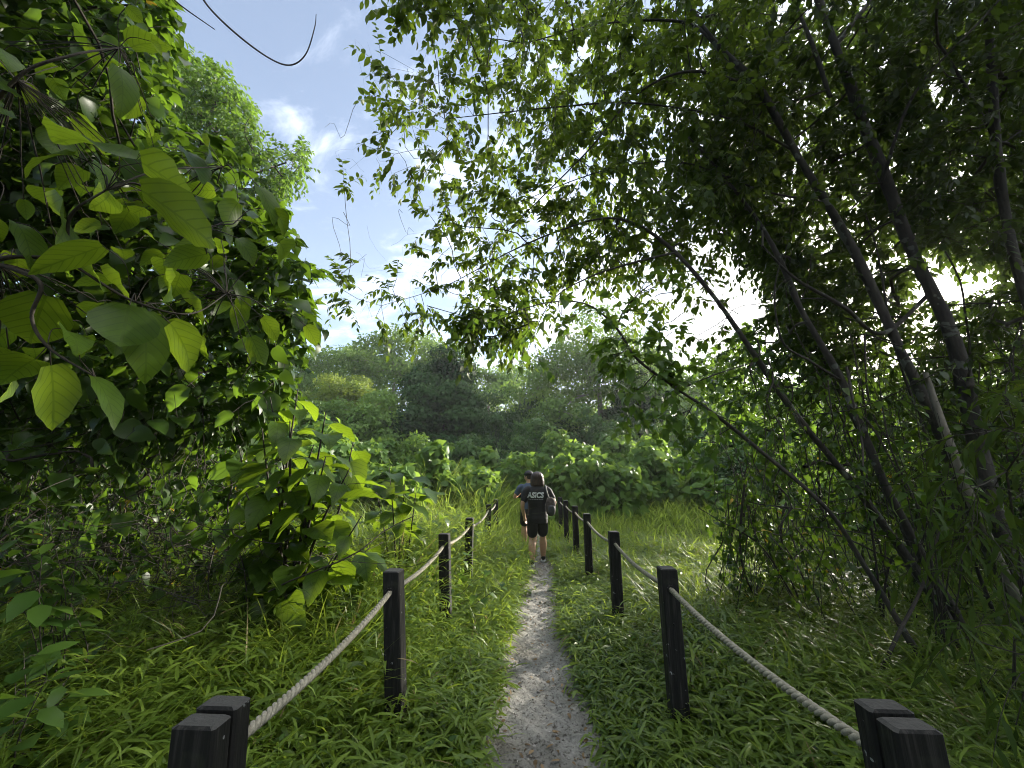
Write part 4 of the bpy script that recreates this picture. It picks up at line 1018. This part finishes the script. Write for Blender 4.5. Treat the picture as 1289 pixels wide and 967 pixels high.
KIND = {'vine': ('leaf_shrub', .19, LF_V, .8), 'pale': ('leaf_shrub', .24, LF_V, .8), 'dark': ('leaf_shrub_dk', .17, LF_V, .7), 'loose': ('leaf_shrub', .15, LF_M, .42)}
def shrub(kind, u, vtop, seed, Y, wpx, name, label, group):
    """a climber-draped shrub: crown top at photo pixel (u, vtop), distance Y, width wpx"""
    rg = np.random.default_rng(700 + seed)
    t = at(u, vtop, Y); x, y = float(t[0]), float(t[1]); z = float(ground_z(x, y)) - .05
    hgt = max(.6, float(t[2]) - z) * (1.1 if Y < 11 else (1.28 if u > 640 else 1.0)); w = wpx / F * Y / 2 * 1.1
    mat, L, tm, ra = KIND[kind]
    base = np.array([x, y, z]); C = []; R = []
    nlobe = int(rg.integers(4, 8))
    lobes = [(0, 0, 1.0)] + [(rg.uniform(-.75, .75) * w, rg.uniform(-.6, .6) * w, rg.uniform(.5, .9)) for _ in range(nlobe)]
    for lx, ly, lh in lobes:
        lw = w * rg.uniform(.32, .5); H_ = hgt * lh
        m_ = int(np.clip(5 * H_ * lw * 2.2 / .5, 7, 26))
        for q in range(m_):
            hz = rg.random() ** .8; a = rg.uniform(0, 2 * pi); rr = lw * (1 - hz ** 2.2) ** .5 * rg.uniform(.5, 1.0)
            C.append([lx + rr * cos(a), ly + rr * sin(a), hz * (H_ - .2)]); R.append(rg.uniform(.2, .42) * (0.7 + .3 * min(hgt, 4) / 2))
    C = np.array(C) + base; R = np.array(R); root = empty(name, (x, y, z), label, 'shrub', group)
    lv = MB(); ls = L * (1 + max(0, Y - 12) * .02)
    clump_cloud(lv, C, R, rg, int(62 * (0.19 / ls) ** 1.2 * (1.0 if Y < 16 else .9)), ls, ra, tm, flat=.9, inner=.3)
    st = MB()
    for c in C[rg.integers(0, len(C), 16)]:
        ln = smooth_line(np.array([[*(base + rg.normal(0, .1, 3) * [1, 1, 0]), .03], [*((c + base) / 2 + rg.normal(0, .1, 3)), .02], [*c, .008]]), 5)
        st.tube(ln[:, :3], ln[:, 3], 5)
    st.make('stems', M['twig'], root); lv.make('foliage', M[mat], root)
    return root
GS = 'climber-covered shrubs round the clearing'
S_ = [  # kind,u,vtop,vbase,dist,width
 ('pale', 620, 562, 0, 14.5, 95, 'pale leafy shrub just left of the walker, rising behind the grass mound'),
 ('vine', 560, 578, 0, 13.0, 80, 'low light green shrub behind the tall grass left of the walker'),
 ('loose', 525, 541, 0, 15.0, 55, 'small round-topped bush standing alone before the dark conical tree'),
 ('dark', 485, 560, 0, 18.0, 80, 'dark low shrub left of the round-topped bush'),
 ('vine', 436, 545, 0, 12.0, 90, 'climber-draped shrub in the sun beside the left thicket'),
 ('pale', 400, 515, 0, 13.0, 75, 'taller light green climber mound at the edge of the left thicket'),
 ('vine', 345, 520, 0, 9.0, 130, 'shrub glimpsed through the left thicket, right half'),
 ('pale', 220, 545, 0, 8.0, 170, 'bright shrub glimpsed through the middle of the left thicket'),
 ('loose', 80, 560, 0, 7.5, 190, 'bright shrub glimpsed through the left thicket near the picture edge'),
 ('dark', 682, 552, 0, 18.0, 90, 'dark round shrub directly behind the walkers\' heads'),
 ('dark', 625, 525, 0, 24.0, 90, 'feathery dark bush at the foot of the conical tree'),
 ('vine', 730, 575, 0, 14.0, 90, 'light green climber mound just right of the walker'),
 ('pale', 712, 590, 0, 11.5, 50, 'small shrub touching the end of the right fence'),
 ('vine', 775, 560, 0, 17.0, 110, 'broad light green shrub in the middle of the right clearing edge'),
 ('pale', 755, 592, 0, 12.0, 75, 'bushy pale shrub with big leaves behind the right rope'),
 ('dark', 830, 535, 0, 20.0, 130, 'wide darker mound of climbers at the back of the right clearing'),
 ('vine', 845, 580, 0, 15.0, 120, 'low green climber mound right of the meadow'),
 ('dark', 900, 560, 0, 17.0, 110, 'dark climber mound behind the hanging vines'),
 ('vine', 800, 600, 0, 12.5, 90, 'low leafy shrub at the far edge of the meadow'),
 ('pale', 880, 605, 0, 12.0, 100, 'low shrub at the meadow edge beside the hanging vines'),
 ('dark', 745, 535, 0, 24.0, 110, 'dark shrub under the tall right-hand tree'),
 ('vine', 1000, 560, 0, 12.0, 160, 'green shrub behind the vine curtain and leaning stems'),
 ('pale', 1100, 560, 0, 10.0, 190, 'shrub seen through the grove between the leaning trunks'),
 ('dark', 1220, 520, 0, 9.0, 220, 'dark shrub at the back of the grove, right'),
 ('dark', 1340, 560, 0, 6.5, 220, 'dark shrub at the right edge behind the narrow-leaved bush'),
 ('vine', 590, 585, 0, 11.0, 60, 'low climber tuft in the tall grass close behind the left rope end'),
 ('pale', 500, 585, 0, 8.8, 60, 'small pale shrub in the tall grass between the sapling and the fourth left post'),
 ('vine', 655, 585, 0, 13.0, 45, 'light leafy shrub peeking out left of the walkers\' heads'),
 ('vine', 492, 552, 0, 15.0, 60, 'green shrub just left of the round-topped bush, in front of the dark low one'),
 ('pale', 545, 572, 0, 10.5, 60, 'light shrub in tall grass below the round-topped bush'),
 ('dark', 585, 560, 0, 16.0, 70, 'dark shrub between the pale leafy shrub and the conical tree foot'),
 ('pale', 468, 572, 0, 11.0, 60, 'sunlit leafy shrub right of the draped climber shrub'),
 ('pale', 820, 575, 0, 13.5, 90, 'light leafy shrub in the middle row of the right clearing edge'),
 ('vine', 700, 565, 0, 16.0, 70, 'green shrub between the dark round shrub and the right fence end'),
 ('vine', 870, 550, 0, 18.5, 110, 'upper green climber mound right of the wide dark one'),
 ('dark', 925, 590, 0, 12.5, 90, 'dark leafy shrub against the base of the hanging vines'),
 ('pale', 940, 545, 0, 14.0, 120, 'pale shrub glimpsed through the hanging vines'),
 ('vine', 560, 545, 0, 20.0, 90, 'green shrub between the round-topped bush and the pale leafy shrub'),
]
for i, (k, u, vt, vb, Y, w, lab) in enumerate(S_): shrub(k, u, vt, i, Y, w, 'shrub', lab, GS)

FT = 'forest trees standing behind the clearing'
def forest_tree(label, u, vtop, D, wpx, seed, shape='round', mat='leaf_far', L=.30, vcrown=0.25, nclump=46, n_each=190, barkm='bark_pale', dens=1.0, name='forest_tree'):
    rg = np.random.default_rng(seed)
    t = at(u, vtop, D); x, y = float(t[0]), float(t[1]); z = float(ground_z(x, y)); Ht = float(t[2]) - z; w = wpx / F * D / 2
    root = empty(name, (x, y, z), label, 'tree', FT)
    z0 = Ht * vcrown; cs = []
    while len(cs) < nclump:
        q = rg.uniform(-1, 1, 3)
        hz = (q[2] + 1) / 2
        lim = {'round': sqrt(max(0, 1 - (2 * hz - 1) ** 2 * .85)), 'cone': (1 - hz) ** .75 * .95 + .12, 'umbrella': .35 + .65 * hz if hz < .75 else 1.0 * sqrt(max(0, 1 - ((hz - .75) / .25) ** 2)) + .1}[shape]
        if q[0] ** 2 + q[1] ** 2 < (lim * .92) ** 2 and (q[0] ** 2 + q[1] ** 2 > (lim * .35) ** 2 or rg.random() < .3):
            cs.append([q[0] * w, q[1] * w, z0 + hz * (Ht - z0) * .93])
    C = np.array(cs) + np.array([x, y, z]); R = w * rg.uniform(.16, .34, nclump)
    lean = rg.normal(0, .02, 2) * Ht
    line = np.array([[x, y, z - .1, .016 * Ht + .05], [x + lean[0], y + lean[1], z + Ht * .45, .011 * Ht + .03], [x + lean[0] * .5, y, z + Ht * .85, .03]])
    tr = MB(); ln = smooth_line(line); trunk_mesh(tr, ln, rg, 9); tr.make('trunk', M[barkm], root)
    br, tp, td = grow([ln], C, rg, step=.9, rtip=.02, wander=.08)
    br.make('branches', M[barkm], root)
    lv = MB(); clump_cloud(lv, C, R, rg, int(n_each * dens * 1.25), L * 1.12, .6, LF_S, flat=.62, inner=.35)
    lv.make('crown', M[mat], root)
    return root
forest_tree('dark dense conical tree in the middle of the forest edge', 560, 432, 30, 150, 401, 'cone', 'leaf_far_dk', .28, .0, 150, 380, 'bark')
forest_tree('tall pale hazy tree with bare reddish trunk left of the dark conical tree', 505, 424, 42, 160, 402, 'umbrella', 'leaf_far', .34, .40, 60, 200)
forest_tree('hazy rounded tree at the far left of the gap, above the yellow-green tree', 415, 418, 48, 160, 403, 'round', 'leaf_far', .36, .1, 70, 240)
forest_tree('hazy tall tree leaning over the far left corner of the gap', 372, 440, 46, 90, 404, 'round', 'leaf_far', .36, .1, 50, 220)
forest_tree('tree with yellow-green flowering top in front of the hazy trees', 432, 470, 33, 100, 405, 'round', 'leaf_yellow', .24, .35, 50, 240)
forest_tree('broad green tree below the yellow-green top, left of the dark conical tree', 455, 497, 27, 140, 406, 'round', 'leaf_far', .24, .0, 80, 300)
forest_tree('low green tree at the edge of the left thicket, behind the draped shrubs', 395, 492, 26, 90, 407, 'round', 'leaf_shrub_dk', .22, .0, 60, 260)
forest_tree('pale hazy tree right of the dark conical tree with thin crown', 615, 448, 46, 120, 408, 'round', 'leaf_far', .34, .1, 60, 220)
forest_tree('rounded dark tree above the walkers, in the dip of the skyline', 655, 478, 38, 130, 409, 'round', 'leaf_far_dk', .28, .0, 80, 280, 'bark')
forest_tree('tall broad tree right of the gap with see-through top and pale branches', 745, 405, 32, 185, 410, 'round', 'leaf_far', .27, .12, 90, 300)
forest_tree('dark tree at the foot of the tall broad tree, right side', 800, 470, 30, 110, 411, 'round', 'leaf_far_dk', .25, .0, 80, 300, 'bark')
forest_tree('forest tree behind the arching stem, right of the tall broad tree', 880, 448, 34, 160, 412, 'round', 'leaf_far', .28, .05, 80, 260)
forest_tree('dark green tree low behind the dark round shrub', 690, 515, 29, 100, 413, 'round', 'leaf_far_dk', .24, .0, 70, 280, 'bark')
forest_tree('forest tree seen between the grove stems, beyond the vine curtain', 980, 490, 42, 190, 414, 'round', 'leaf_far', .28, .0, 90, 260)
forest_tree('forest tree behind the middle of the right grove', 1120, 505, 44, 200, 415, 'round', 'leaf_far', .28, .0, 90, 260)
forest_tree('forest tree behind the right edge of the grove', 1290, 500, 44, 240, 416, 'round', 'leaf_far_dk', .26, .0, 90, 260)
forest_tree('forest tree hidden behind the left thicket, nearest the gap', 310, 450, 24, 150, 417, 'round', 'leaf_far', .26, .0, 80, 260)
forest_tree('forest tree behind the middle of the left thicket', 160, 440, 17, 240, 418, 'round', 'leaf_far', .24, .0, 90, 260)
forest_tree('forest tree behind the left edge of the thicket', -20, 400, 13, 300, 419, 'round', 'leaf_far_dk', .22, .0, 90, 260)
# far wood as one mass
rg = np.random.default_rng(500); cs = []; rs = []
for i in range(420):
    a = rg.uniform(-1.25, 1.25); r = rg.uniform(52, 75); x, y = r * sin(a), r * cos(a)
    z = float(ground_z(x, y)); cs.append([x, y, z + rg.uniform(0, 8.0 + 1.5 * sin(a * 9))]); rs.append(rg.uniform(1.6, 3.2))
lv = MB(); clump_cloud(lv, np.array(cs), np.array(rs), rg, 170, .75, .6, LF_S)
tag(lv.make('far_forest', M['leaf_far']), 'far wood closing the view behind the forest edge', 'forest', kind='stuff')

# ------------------------------------------------------------------ people
def ring_loft(mb, rings, sides=20, close=True):
    """rings: (cx,cy,cz, rx, ry, tiltx) horizontal ellipses"""
    th = np.arange(sides) / sides * 2 * pi; V = []
    for r in rings:
        cx, cy, cz, rx, ry = r[:5]; tl = r[5] if len(r) > 5 else 0
        V.append(np.stack([cx + rx * np.cos(th), cy + ry * np.sin(th), cz + tl * np.sin(th)], 1))
    k = len(rings); V = np.vstack(V); i = np.arange(k * sides).reshape(k, sides)
    a = i[:-1]; b = np.roll(a, -1, 1); c = np.roll(i[1:], -1, 1); d = i[1:]
    F = [np.stack([a, b, c, d], -1).reshape(-1, 4)]
    if close:
        V = np.vstack([V, V[:sides].mean(0), V[-sides:].mean(0)]); n = k * sides; q = np.arange(sides); w = (q + 1) % sides
        F.append(np.vstack([np.stack([w, q, np.full(sides, n)], 1), np.stack([q + n - sides, w + n - sides, np.full(sides, n + 1)], 1)]))
    mb.add(V, F)
def limb(mb, pts, sides=14):
    """tapering limb through (x,y,z,r) joints with rounded ends"""
    ln = smooth_line(np.array(pts, float), 6)
    a, b = ln[0], ln[-1]; ta = unit(ln[0, :3] - ln[1, :3]); tb = unit(ln[-1, :3] - ln[-2, :3])
    pre = np.array([[*(a[:3] + ta * a[3] * .8), a[3] * .35], [*(a[:3] + ta * a[3] * .45), a[3] * .8]])
    post = np.array([[*(b[:3] + tb * b[3] * .45), b[3] * .8], [*(b[:3] + tb * b[3] * .8), b[3] * .35]])
    ln = np.vstack([pre, ln, post]); mb.tube(ln[:, :3], ln[:, 3], sides)
def blob(mb, c, r, k=12, f=None):
    u = np.linspace(0, pi, k); v = np.arange(2 * k) / (2 * k) * 2 * pi
    P = np.stack([np.sin(u)[:, None] * np.cos(v), np.sin(u)[:, None] * np.sin(v), np.cos(u)[:, None] * np.ones(2 * k)], -1)
    if f is not None: P = f(P)
    V = (P * np.array(r) + np.array(c)).reshape(-1, 3); i = np.arange(k * 2 * k).reshape(k, 2 * k)
    a = i[:-1]; b = np.roll(a, -1, 1); cc = np.roll(i[1:], -1, 1); d = i[1:]
    mb.add(V, [np.stack([a, b, cc, d], -1).reshape(-1, 4)])
def solid(mb, name, mat, parent, voxel, sm=3):
    """fuse overlapping shells into one continuous surface"""
    o = mb.make(name, mat, None)
    r = o.modifiers.new('fuse', 'REMESH'); r.mode = 'VOXEL'; r.voxel_size = voxel; r.use_smooth_shade = True
    s_ = o.modifiers.new('soft', 'SMOOTH'); s_.iterations = sm; s_.factor = .5
    dg = bpy.context.evaluated_depsgraph_get(); me = bpy.data.meshes.new_from_object(o.evaluated_get(dg))
    o.modifiers.clear(); old = o.data; o.data = me; bpy.data.meshes.remove(old)
    if not me.materials: me.materials.append(mat)
    o.parent = parent
    return o
def hand(mb, w, d, side, spread, curl):
    """palm and five bent fingers from wrist w along d; side = direction of the thumb edge"""
    d = unit(np.array(d, float)); side = unit(np.array(side, float) - d * np.dot(side, d)); nrm = np.cross(d, side)
    limb(mb, [(*(w - d * .02), .024), (*(w + d * .03), .027), (*(w + d * .07), .026)], 10)
    blob(mb, w + d * .05, (.032, .032, .034), 8)
    for q, (o, L) in enumerate(((.030, .068), (.010, .076), (-.010, .071), (-.028, .056))):
        a = w + d * .075 + side * o; b = a + (d + nrm * curl * .5 + side * o * spread * 8) * L * .5; c = b + (d * .6 + nrm * curl) * L * .5
        limb(mb, [(*a, .0090), (*b, .0082), (*c, .0068)], 8)
    a = w + d * .02 + side * .025; b = a + (d * .7 + side * .7) * .035; c = b + (d + nrm * curl * .6) * .032
    limb(mb, [(*a, .0125), (*b, .0105), (*c, .0085)], 8)
SKIN = plain_mat('skin', (0.52, 0.31, 0.20), rough=.5, scale=60)
SHOE = plain_mat('black_shoe', (0.02, 0.02, 0.022), rough=.6)
SOLE = plain_mat('pale_sole', (0.6, 0.6, 0.6), rough=.6)
HAIR = noisy_mat('dark_brown_hair', [(.35, (0.012, 0.007, 0.005)), (.7, (0.06, 0.03, 0.02))], scale=90, rough=.45, bump=.6, bdist=.004, stretch=(1, 1, .12))
def make_person(label, loc, rz, pose, cols, hairshape):
    root = empty('person', loc, label, 'person', 'people walking away along the path')
    body = MB(); P = pose
    ring_loft(body, [(0, .0, .76, .10, .085), (0, -.005, .84, .155, .105), (0, 0, .92, .145, .095), (0, .005, 1.02, .125, .085), (0, .0, 1.14, .145, .095), (0, .0, 1.24, .155, .09), (0, -.005, 1.30, .10, .065), (0, 0, 1.345, .05, .05)])
    limb(body, [(0, -.005, 1.28, .055), (0, .01, 1.36, .050), (0, .02, 1.42, .052)])
    hc = np.array([0, .03, 1.475]); R = Matrix.Rotation(P['turn'], 3, 'Z'); R = np.array(R)
    hm = MB()
    def head(Pp):
        Q_ = Pp.copy(); low = np.clip(-Q_[..., 2], 0, 1); Q_[..., 0] *= 1 - .32 * low ** 1.5; Q_[..., 1] = Q_[..., 1] * (1 - .12 * low) + .10 * low; return Q_
    blob(hm, (0, 0, 0), (.078, .095, .112), 14, head)
    limb(hm, [(0, .085, .01, .010), (0, .105, -.022, .013), (0, .098, -.032, .012)], 8)       # nose
    limb(hm, [(-.022, .083, -.062, .007), (0, .094, -.060, .008), (.022, .083, -.062, .007)], 8)  # mouth
    for s in (-1, 1): limb(hm, [(s * .078, -.005, .018, .010), (s * .086, -.012, .005, .012), (s * .078, -.003, -.028, .008)], 8)  # ears
    body.add(np.vstack(hm.V) @ R.T + hc, [np.vstack(q) for q in hm.Q.values()])
    for s, k in ((-1, 'l'), (1, 'r')):
        limb(body, [(s * .15, 0, 1.27, .05), *[(*q, r) for q, r in zip(P['arm_' + k][:3], (.046, .038, .026))]])
        w = np.array(P['arm_' + k][2]); e = np.array(P['arm_' + k][1]); hand(body, w, w - e, (-s * .3, 1, .2), .25, P['curl'])
        hip, kn, an = P['leg_' + k]
        limb(body, [(*hip, .082), (*(np.array(hip) * .5 + np.array(kn) * .5), .072), (*kn, .056), (*(np.array(kn) * .62 + np.array(an) * .38 + np.array([0, -.015, 0])), .066), (*an, .040)])
        limb(body, [(an[0], an[1] - .01, an[2], .034), (an[0], an[1] + .06, an[2] - .035, .034), (an[0] + s * .01, an[1] + .15, an[2] - .05, .028)])
    bo = solid(body, 'body', cols.get('skin', SKIN), root, .0065, 3)
    for s in (-1, 1):
        em = MB(); c = R @ np.array([s * .031, .082, .012]) + hc; blob(em, c, (.012, .012, .012), 8)
        em.make('eye', plain_mat('eye_white', (.5, .5, .48), rough=.2), None).parent = root
    # shirt
    sh = MB()
    ring_loft(sh, [(0, .0, .76, .185, .125, 0), (0, 0, .84, .175, .125), (0, 0, .95, .165, .115), (0, -.005, 1.08, .168, .12), (0, -.01, 1.20, .180, .122), (0, -.008, 1.275, .165, .10), (0, -.005, 1.32, .105, .075), (0, 0, 1.35, .068, .06)])
    for s, k in ((-1, 'l'), (1, 'r')):
        a, b = np.array([s * .145, 0, 1.275]), np.array(P['arm_' + k][0]); e = np.array(P['arm_' + k][1]); t = a * .25 + b * .75 if False else b + (e - b) * P.get('sleeve', .62)
        limb(sh, [(*a, .064), (*b, .066), (*((b + t) / 2), .064), (*t, .064)])
    so = solid(sh, 'shirt', cols['shirt'], root, .009, 4)
    st = MB()
    ring_loft(st, [(0, 0, .70, .175, .125), (0, -.005, .78, .178, .13), (0, 0, .88, .160, .115), (0, 0, .92, .15, .1)])
    for s, k in ((-1, 'l'), (1, 'r')):
        hip, kn, an = [np.array(q) for q in P['leg_' + k]]; e = hip + (kn - hip) * .80
        limb(st, [(*(hip + [0, 0, .04]), .098), (*((hip + e) / 2), .098), (*e, .093)])
    solid(st, 'shorts', cols['shorts'], root, .01, 3)
    hr = MB(); hairshape(hr, hc, R); solid(hr, 'hair', HAIR, root, .008, 3)
    for s, k in ((-1, 'l'), (1, 'r')):
        an = np.array(P['leg_' + k][2]); f = MB()
        pt = P['pitch_' + k]
        limb(f, [(0, -.035, .02, .038), (0, .03, .012, .040), (0, .11, -.015, .038), (0, .16, -.025, .030)], 12)
        g = MB(); 
        for yy, ww in ((-.05, .034),): ring_loft(g, [(0, .055, -.055, .042, .135), (0, .055, -.035, .044, .138), (0, .055, -.028, .040, .132)], 18)
        Rp = np.array(Matrix.Rotation(pt, 3, 'X'))
        for mb_, nm, mt_ in ((f, 'shoe', SHOE), (g, 'shoe_sole', SOLE)):
            q = MB(); q.add(np.vstack(mb_.V) @ Rp.T + an + np.array([0, 0, -.02]), [np.vstack(x) for x in mb_.Q.values()])
            if nm == 'shoe': shoe = q.make(nm, mt_, None); shoe.parent = root
            else: sl = q.make(nm, mt_, None); sl.parent = shoe
    root.rotation_euler = (0, 0, rz)
    return root, so
BLACK = plain_mat('black_jersey', (0.006, 0.006, 0.007), rough=.75, scale=25)
BLACK2 = plain_mat('black_shorts_cloth', (0.005, 0.005, 0.006), rough=.7, scale=25)
BLUE = plain_mat('slate_blue_shirt', (0.05, 0.075, 0.12), rough=.8, scale=25)
def bob(hr, hc, R):
    def f(Pp):
        Q_ = Pp.copy(); low = np.clip(-Q_[..., 2], 0, 1); Q_[..., 0] *= 1 + .06 * low; Q_[..., 2] *= np.where(Q_[..., 2] < 0, 1.0, 1); return Q_
    q = MB(); blob(q, (0, -.022, .004), (.118, .106, .108), 14, f)
    ring_loft(q, [(0, -.035, -.15, .105, .07), (0, -.035, -.12, .125, .09), (0, -.03, -.05, .126, .095), (0, -.02, .03, .112, .09)])
    V = np.vstack(q.V); r = np.random.default_rng(4); a = np.arctan2(V[:, 1], V[:, 0]); V = V * (1 + .03 * np.sin(a * 17))[:, None] ** np.array([1, 1, 0])
    hr.add(V @ R.T + hc, [np.vstack(x) for x in q.Q.values()])
def short(hr, hc, R):
    q = MB(); blob(q, (0, -.018, .03), (.088, .098, .10), 14)
    hr.add(np.vstack(q.V) @ R.T + hc, [np.vstack(x) for x in q.Q.values()])
poseA = dict(turn=.12, curl=.6, sleeve=.66,
    arm_l=[(-.195, 0, 1.245), (-.265, -.05, 1.01), (-.235, .05, .80)], arm_r=[(.195, 0, 1.245), (.30, -.02, 1.05), (.255, .20, 1.03)],
    leg_l=[(-.085, 0, .80), (-.10, .07, .45), (-.105, -.06, .085)], leg_r=[(.085, 0, .80), (.095, .20, .46), (.10, .30, .085)], pitch_l=0.0, pitch_r=0.0)
px_, py_ = 0.065, 7.15
pA, shirtA = make_person('person in black T-shirt and shorts with dark bobbed hair, walking away along the path', (px_, py_, 0.0), 0.02, poseA, dict(shirt=BLACK, shorts=BLACK2), bob)
# lettering on the back of the shirt, wrapped on to the cloth
from mathutils.bvhtree import BVHTree
def lettering(txt, size, z, bold, mat, parent, shear=.0, sx=1.0):
    cu = bpy.data.curves.new('lettering', 'FONT'); cu.body = txt; cu.space_character = 1.02; cu.size = size; cu.align_x = 'CENTER'; cu.offset = bold; cu.shear = shear; cu.resolution_u = 4
    tmp = bpy.data.objects.new('lettering', cu); COL.objects.link(tmp)
    dg = bpy.context.evaluated_depsgraph_get(); me = bpy.data.meshes.new_from_object(tmp.evaluated_get(dg))
    bpy.data.objects.remove(tmp); bpy.data.curves.remove(cu)
    import bmesh
    bm_ = bmesh.new(); bm_.from_mesh(me); bmesh.ops.triangulate(bm_, faces=bm_.faces)
    for _ in range(2): bmesh.ops.subdivide_edges(bm_, edges=[e for e in bm_.edges if e.calc_length() > .012], cuts=1)
    bv = BVHTree.FromPolygons([v.co for v in parent.data.vertices], [p.vertices[:] for p in parent.data.polygons])
    for v in bm_.verts:
        x, zz = v.co.x * sx - .035, v.co.y + z
        h, *_ = bv.ray_cast(Vector((x, -1, zz)), Vector((0, 1, 0)))
        v.co = Vector((x, (h.y if h else -.12) - .003, zz))
    bm_.to_mesh(me); bm_.free(); me.materials.clear(); me.materials.append(mat)
    o = bpy.data.objects.new('lettering', me); COL.objects.link(o); o.parent = parent
    return o
INK = plain_mat('grey_print', (0.62, 0.64, 0.67), rough=.6)
lettering('ASICS', .126, 1.137, .0055, INK, shirtA, .12, .86)
lettering('- - - - - - - -', .03, 1.105, .001, INK, shirtA, 0, 1.0) if False else None
st_ = MB(); 
for k_ in range(9):
    st_.box((-.15 + k_ * .03, -.1245, 1.11), (.010, .001, .003))
bv_ = BVHTree.FromPolygons([v.co for v in shirtA.data.vertices], [p.vertices[:] for p in shirtA.data.polygons])
for Vv in st_.V:
    for row in Vv:
        h, *_ = bv_.ray_cast(Vector((row[0], -1, row[2])), Vector((0, 1, 0)))
        row[1] = (h.y if h else -.12) - .002 + (row[1] + .1245) * .5
o_ = st_.make('print_line', INK, None, smooth=False); o_.parent = shirtA
# bag slung on the right shoulder
bag = empty('backpack', (px_, py_, 0), 'dark brown backpack slung on the right shoulder of the nearer walker', 'bag'); 
bm1 = MB(); blob(bm1, (.225, -.15, .99), (.085, .065, .155), 12, lambda q: np.sign(q) * np.abs(q) ** .75)
body_b = bm1.make('bag_body', noisy_mat('bag_cloth', [(.35, (0.03, 0.022, 0.02)), (.7, (0.11, 0.085, 0.075))], scale=22, rough=.8, bump=.8, bdist=.01), None); body_b.parent = bag
bm2 = MB(); blob(bm2, (.235, -.21, .94), (.06, .03, .08), 10, lambda q: np.sign(q) * np.abs(q) ** .75)
x_ = bm2.make('front_pocket', plain_mat('bag_pocket', (0.05, 0.05, 0.06), rough=.6), None); x_.parent = bag
bm3 = MB(); ln = smooth_line(np.array([[.20, -.14, 1.13, .011], [.165, -.135, 1.24, .011], [.15, -.06, 1.335, .011], [.15, .06, 1.32, .011], [.16, .135, 1.2, .011], [.21, .07, 1.0, .011], [.2, -.10, .9, .011]])); bm3.tube(ln[:, :3], ln[:, 3], 8)
x_ = bm3.make('strap', plain_mat('bag_strap', (0.25, 0.24, 0.23), rough=.7), None); x_.parent = bag
bag.rotation_euler = (0, 0, .02)
poseB = dict(turn=.75, curl=1.0, sleeve=.6,
    arm_l=[(-.195, 0, 1.245), (-.30, .04, 1.06), (-.14, .22, 1.16)], arm_r=[(.195, 0, 1.245), (.24, .02, 1.0), (.16, .22, 1.1)],
    leg_l=[(-.085, 0, .80), (-.09, .13, .46), (-.09, .12, .085)], leg_r=[(.085, 0, .80), (.09, .06, .45), (.09, -.12, .10)], pitch_l=0.0, pitch_r=-.3)
pB, shirtB = make_person('second person ahead, half hidden, in slate-blue shirt and cap, head turned left', (-.10, 8.55, 0.0), 0.15, poseB, dict(shirt=BLUE, shorts=BLACK2), short)
cm = MB(); Rz = np.array(Matrix.Rotation(.75, 3, 'Z')); q = MB()
blob(q, (0, -.008, .055), (.098, .108, .085), 12, lambda p: np.stack([p[..., 0], p[..., 1], np.maximum(p[..., 2], -.25)], -1))
ring_loft(q, [(0, .125, .045, .07, .065), (0, .125, .051, .072, .068)], 16)
cm.add(np.vstack(q.V) @ Rz.T + np.array([0, .03, 1.475]), [np.vstack(x) for x in q.Q.values()]); x_ = cm.make('cap', BLACK2, None); x_.parent = pB
cam_ = empty('camera_bag', (-.10, 8.55, 0), 'small black pouch with white edge held by the second person', 'bag', rz=.15)
q = MB(); blob(q, (-.17, .26, 1.10), (.09, .05, .07), 10, lambda p: np.sign(p) * np.abs(p) ** .6); x_ = q.make('pouch', BLACK2, None); x_.parent = cam_
q = MB(); q.tube(smooth_line(np.array([[-.25, .25, 1.13, .01], [-.2, .27, 1.18, .01], [-.12, .28, 1.19, .01]]))[:, :3], .011, 7); x_ = q.make('white_edge', SOLE, None); x_.parent = cam_

# ------------------------------------------------------------------ haze
V, Q = None, None
mbh = MB(); mbh.box((0, 0, 44), (180, 180, 56)); 
m, n, l = new_mat('haze')
pv = n.new('ShaderNodeVolumePrincipled'); pv.inputs['Color'].default_value = (0.93, 0.95, 1.0, 1); pv.inputs['Density'].default_value = 0.0008
pv.inputs['Anisotropy'].default_value = 0.3
o = n.new('ShaderNodeOutputMaterial'); l.new(pv.outputs[0], o.inputs['Volume'])
tag(mbh.make('haze', m, smooth=False), 'thin morning haze over the clearing', 'haze', kind='stuff')
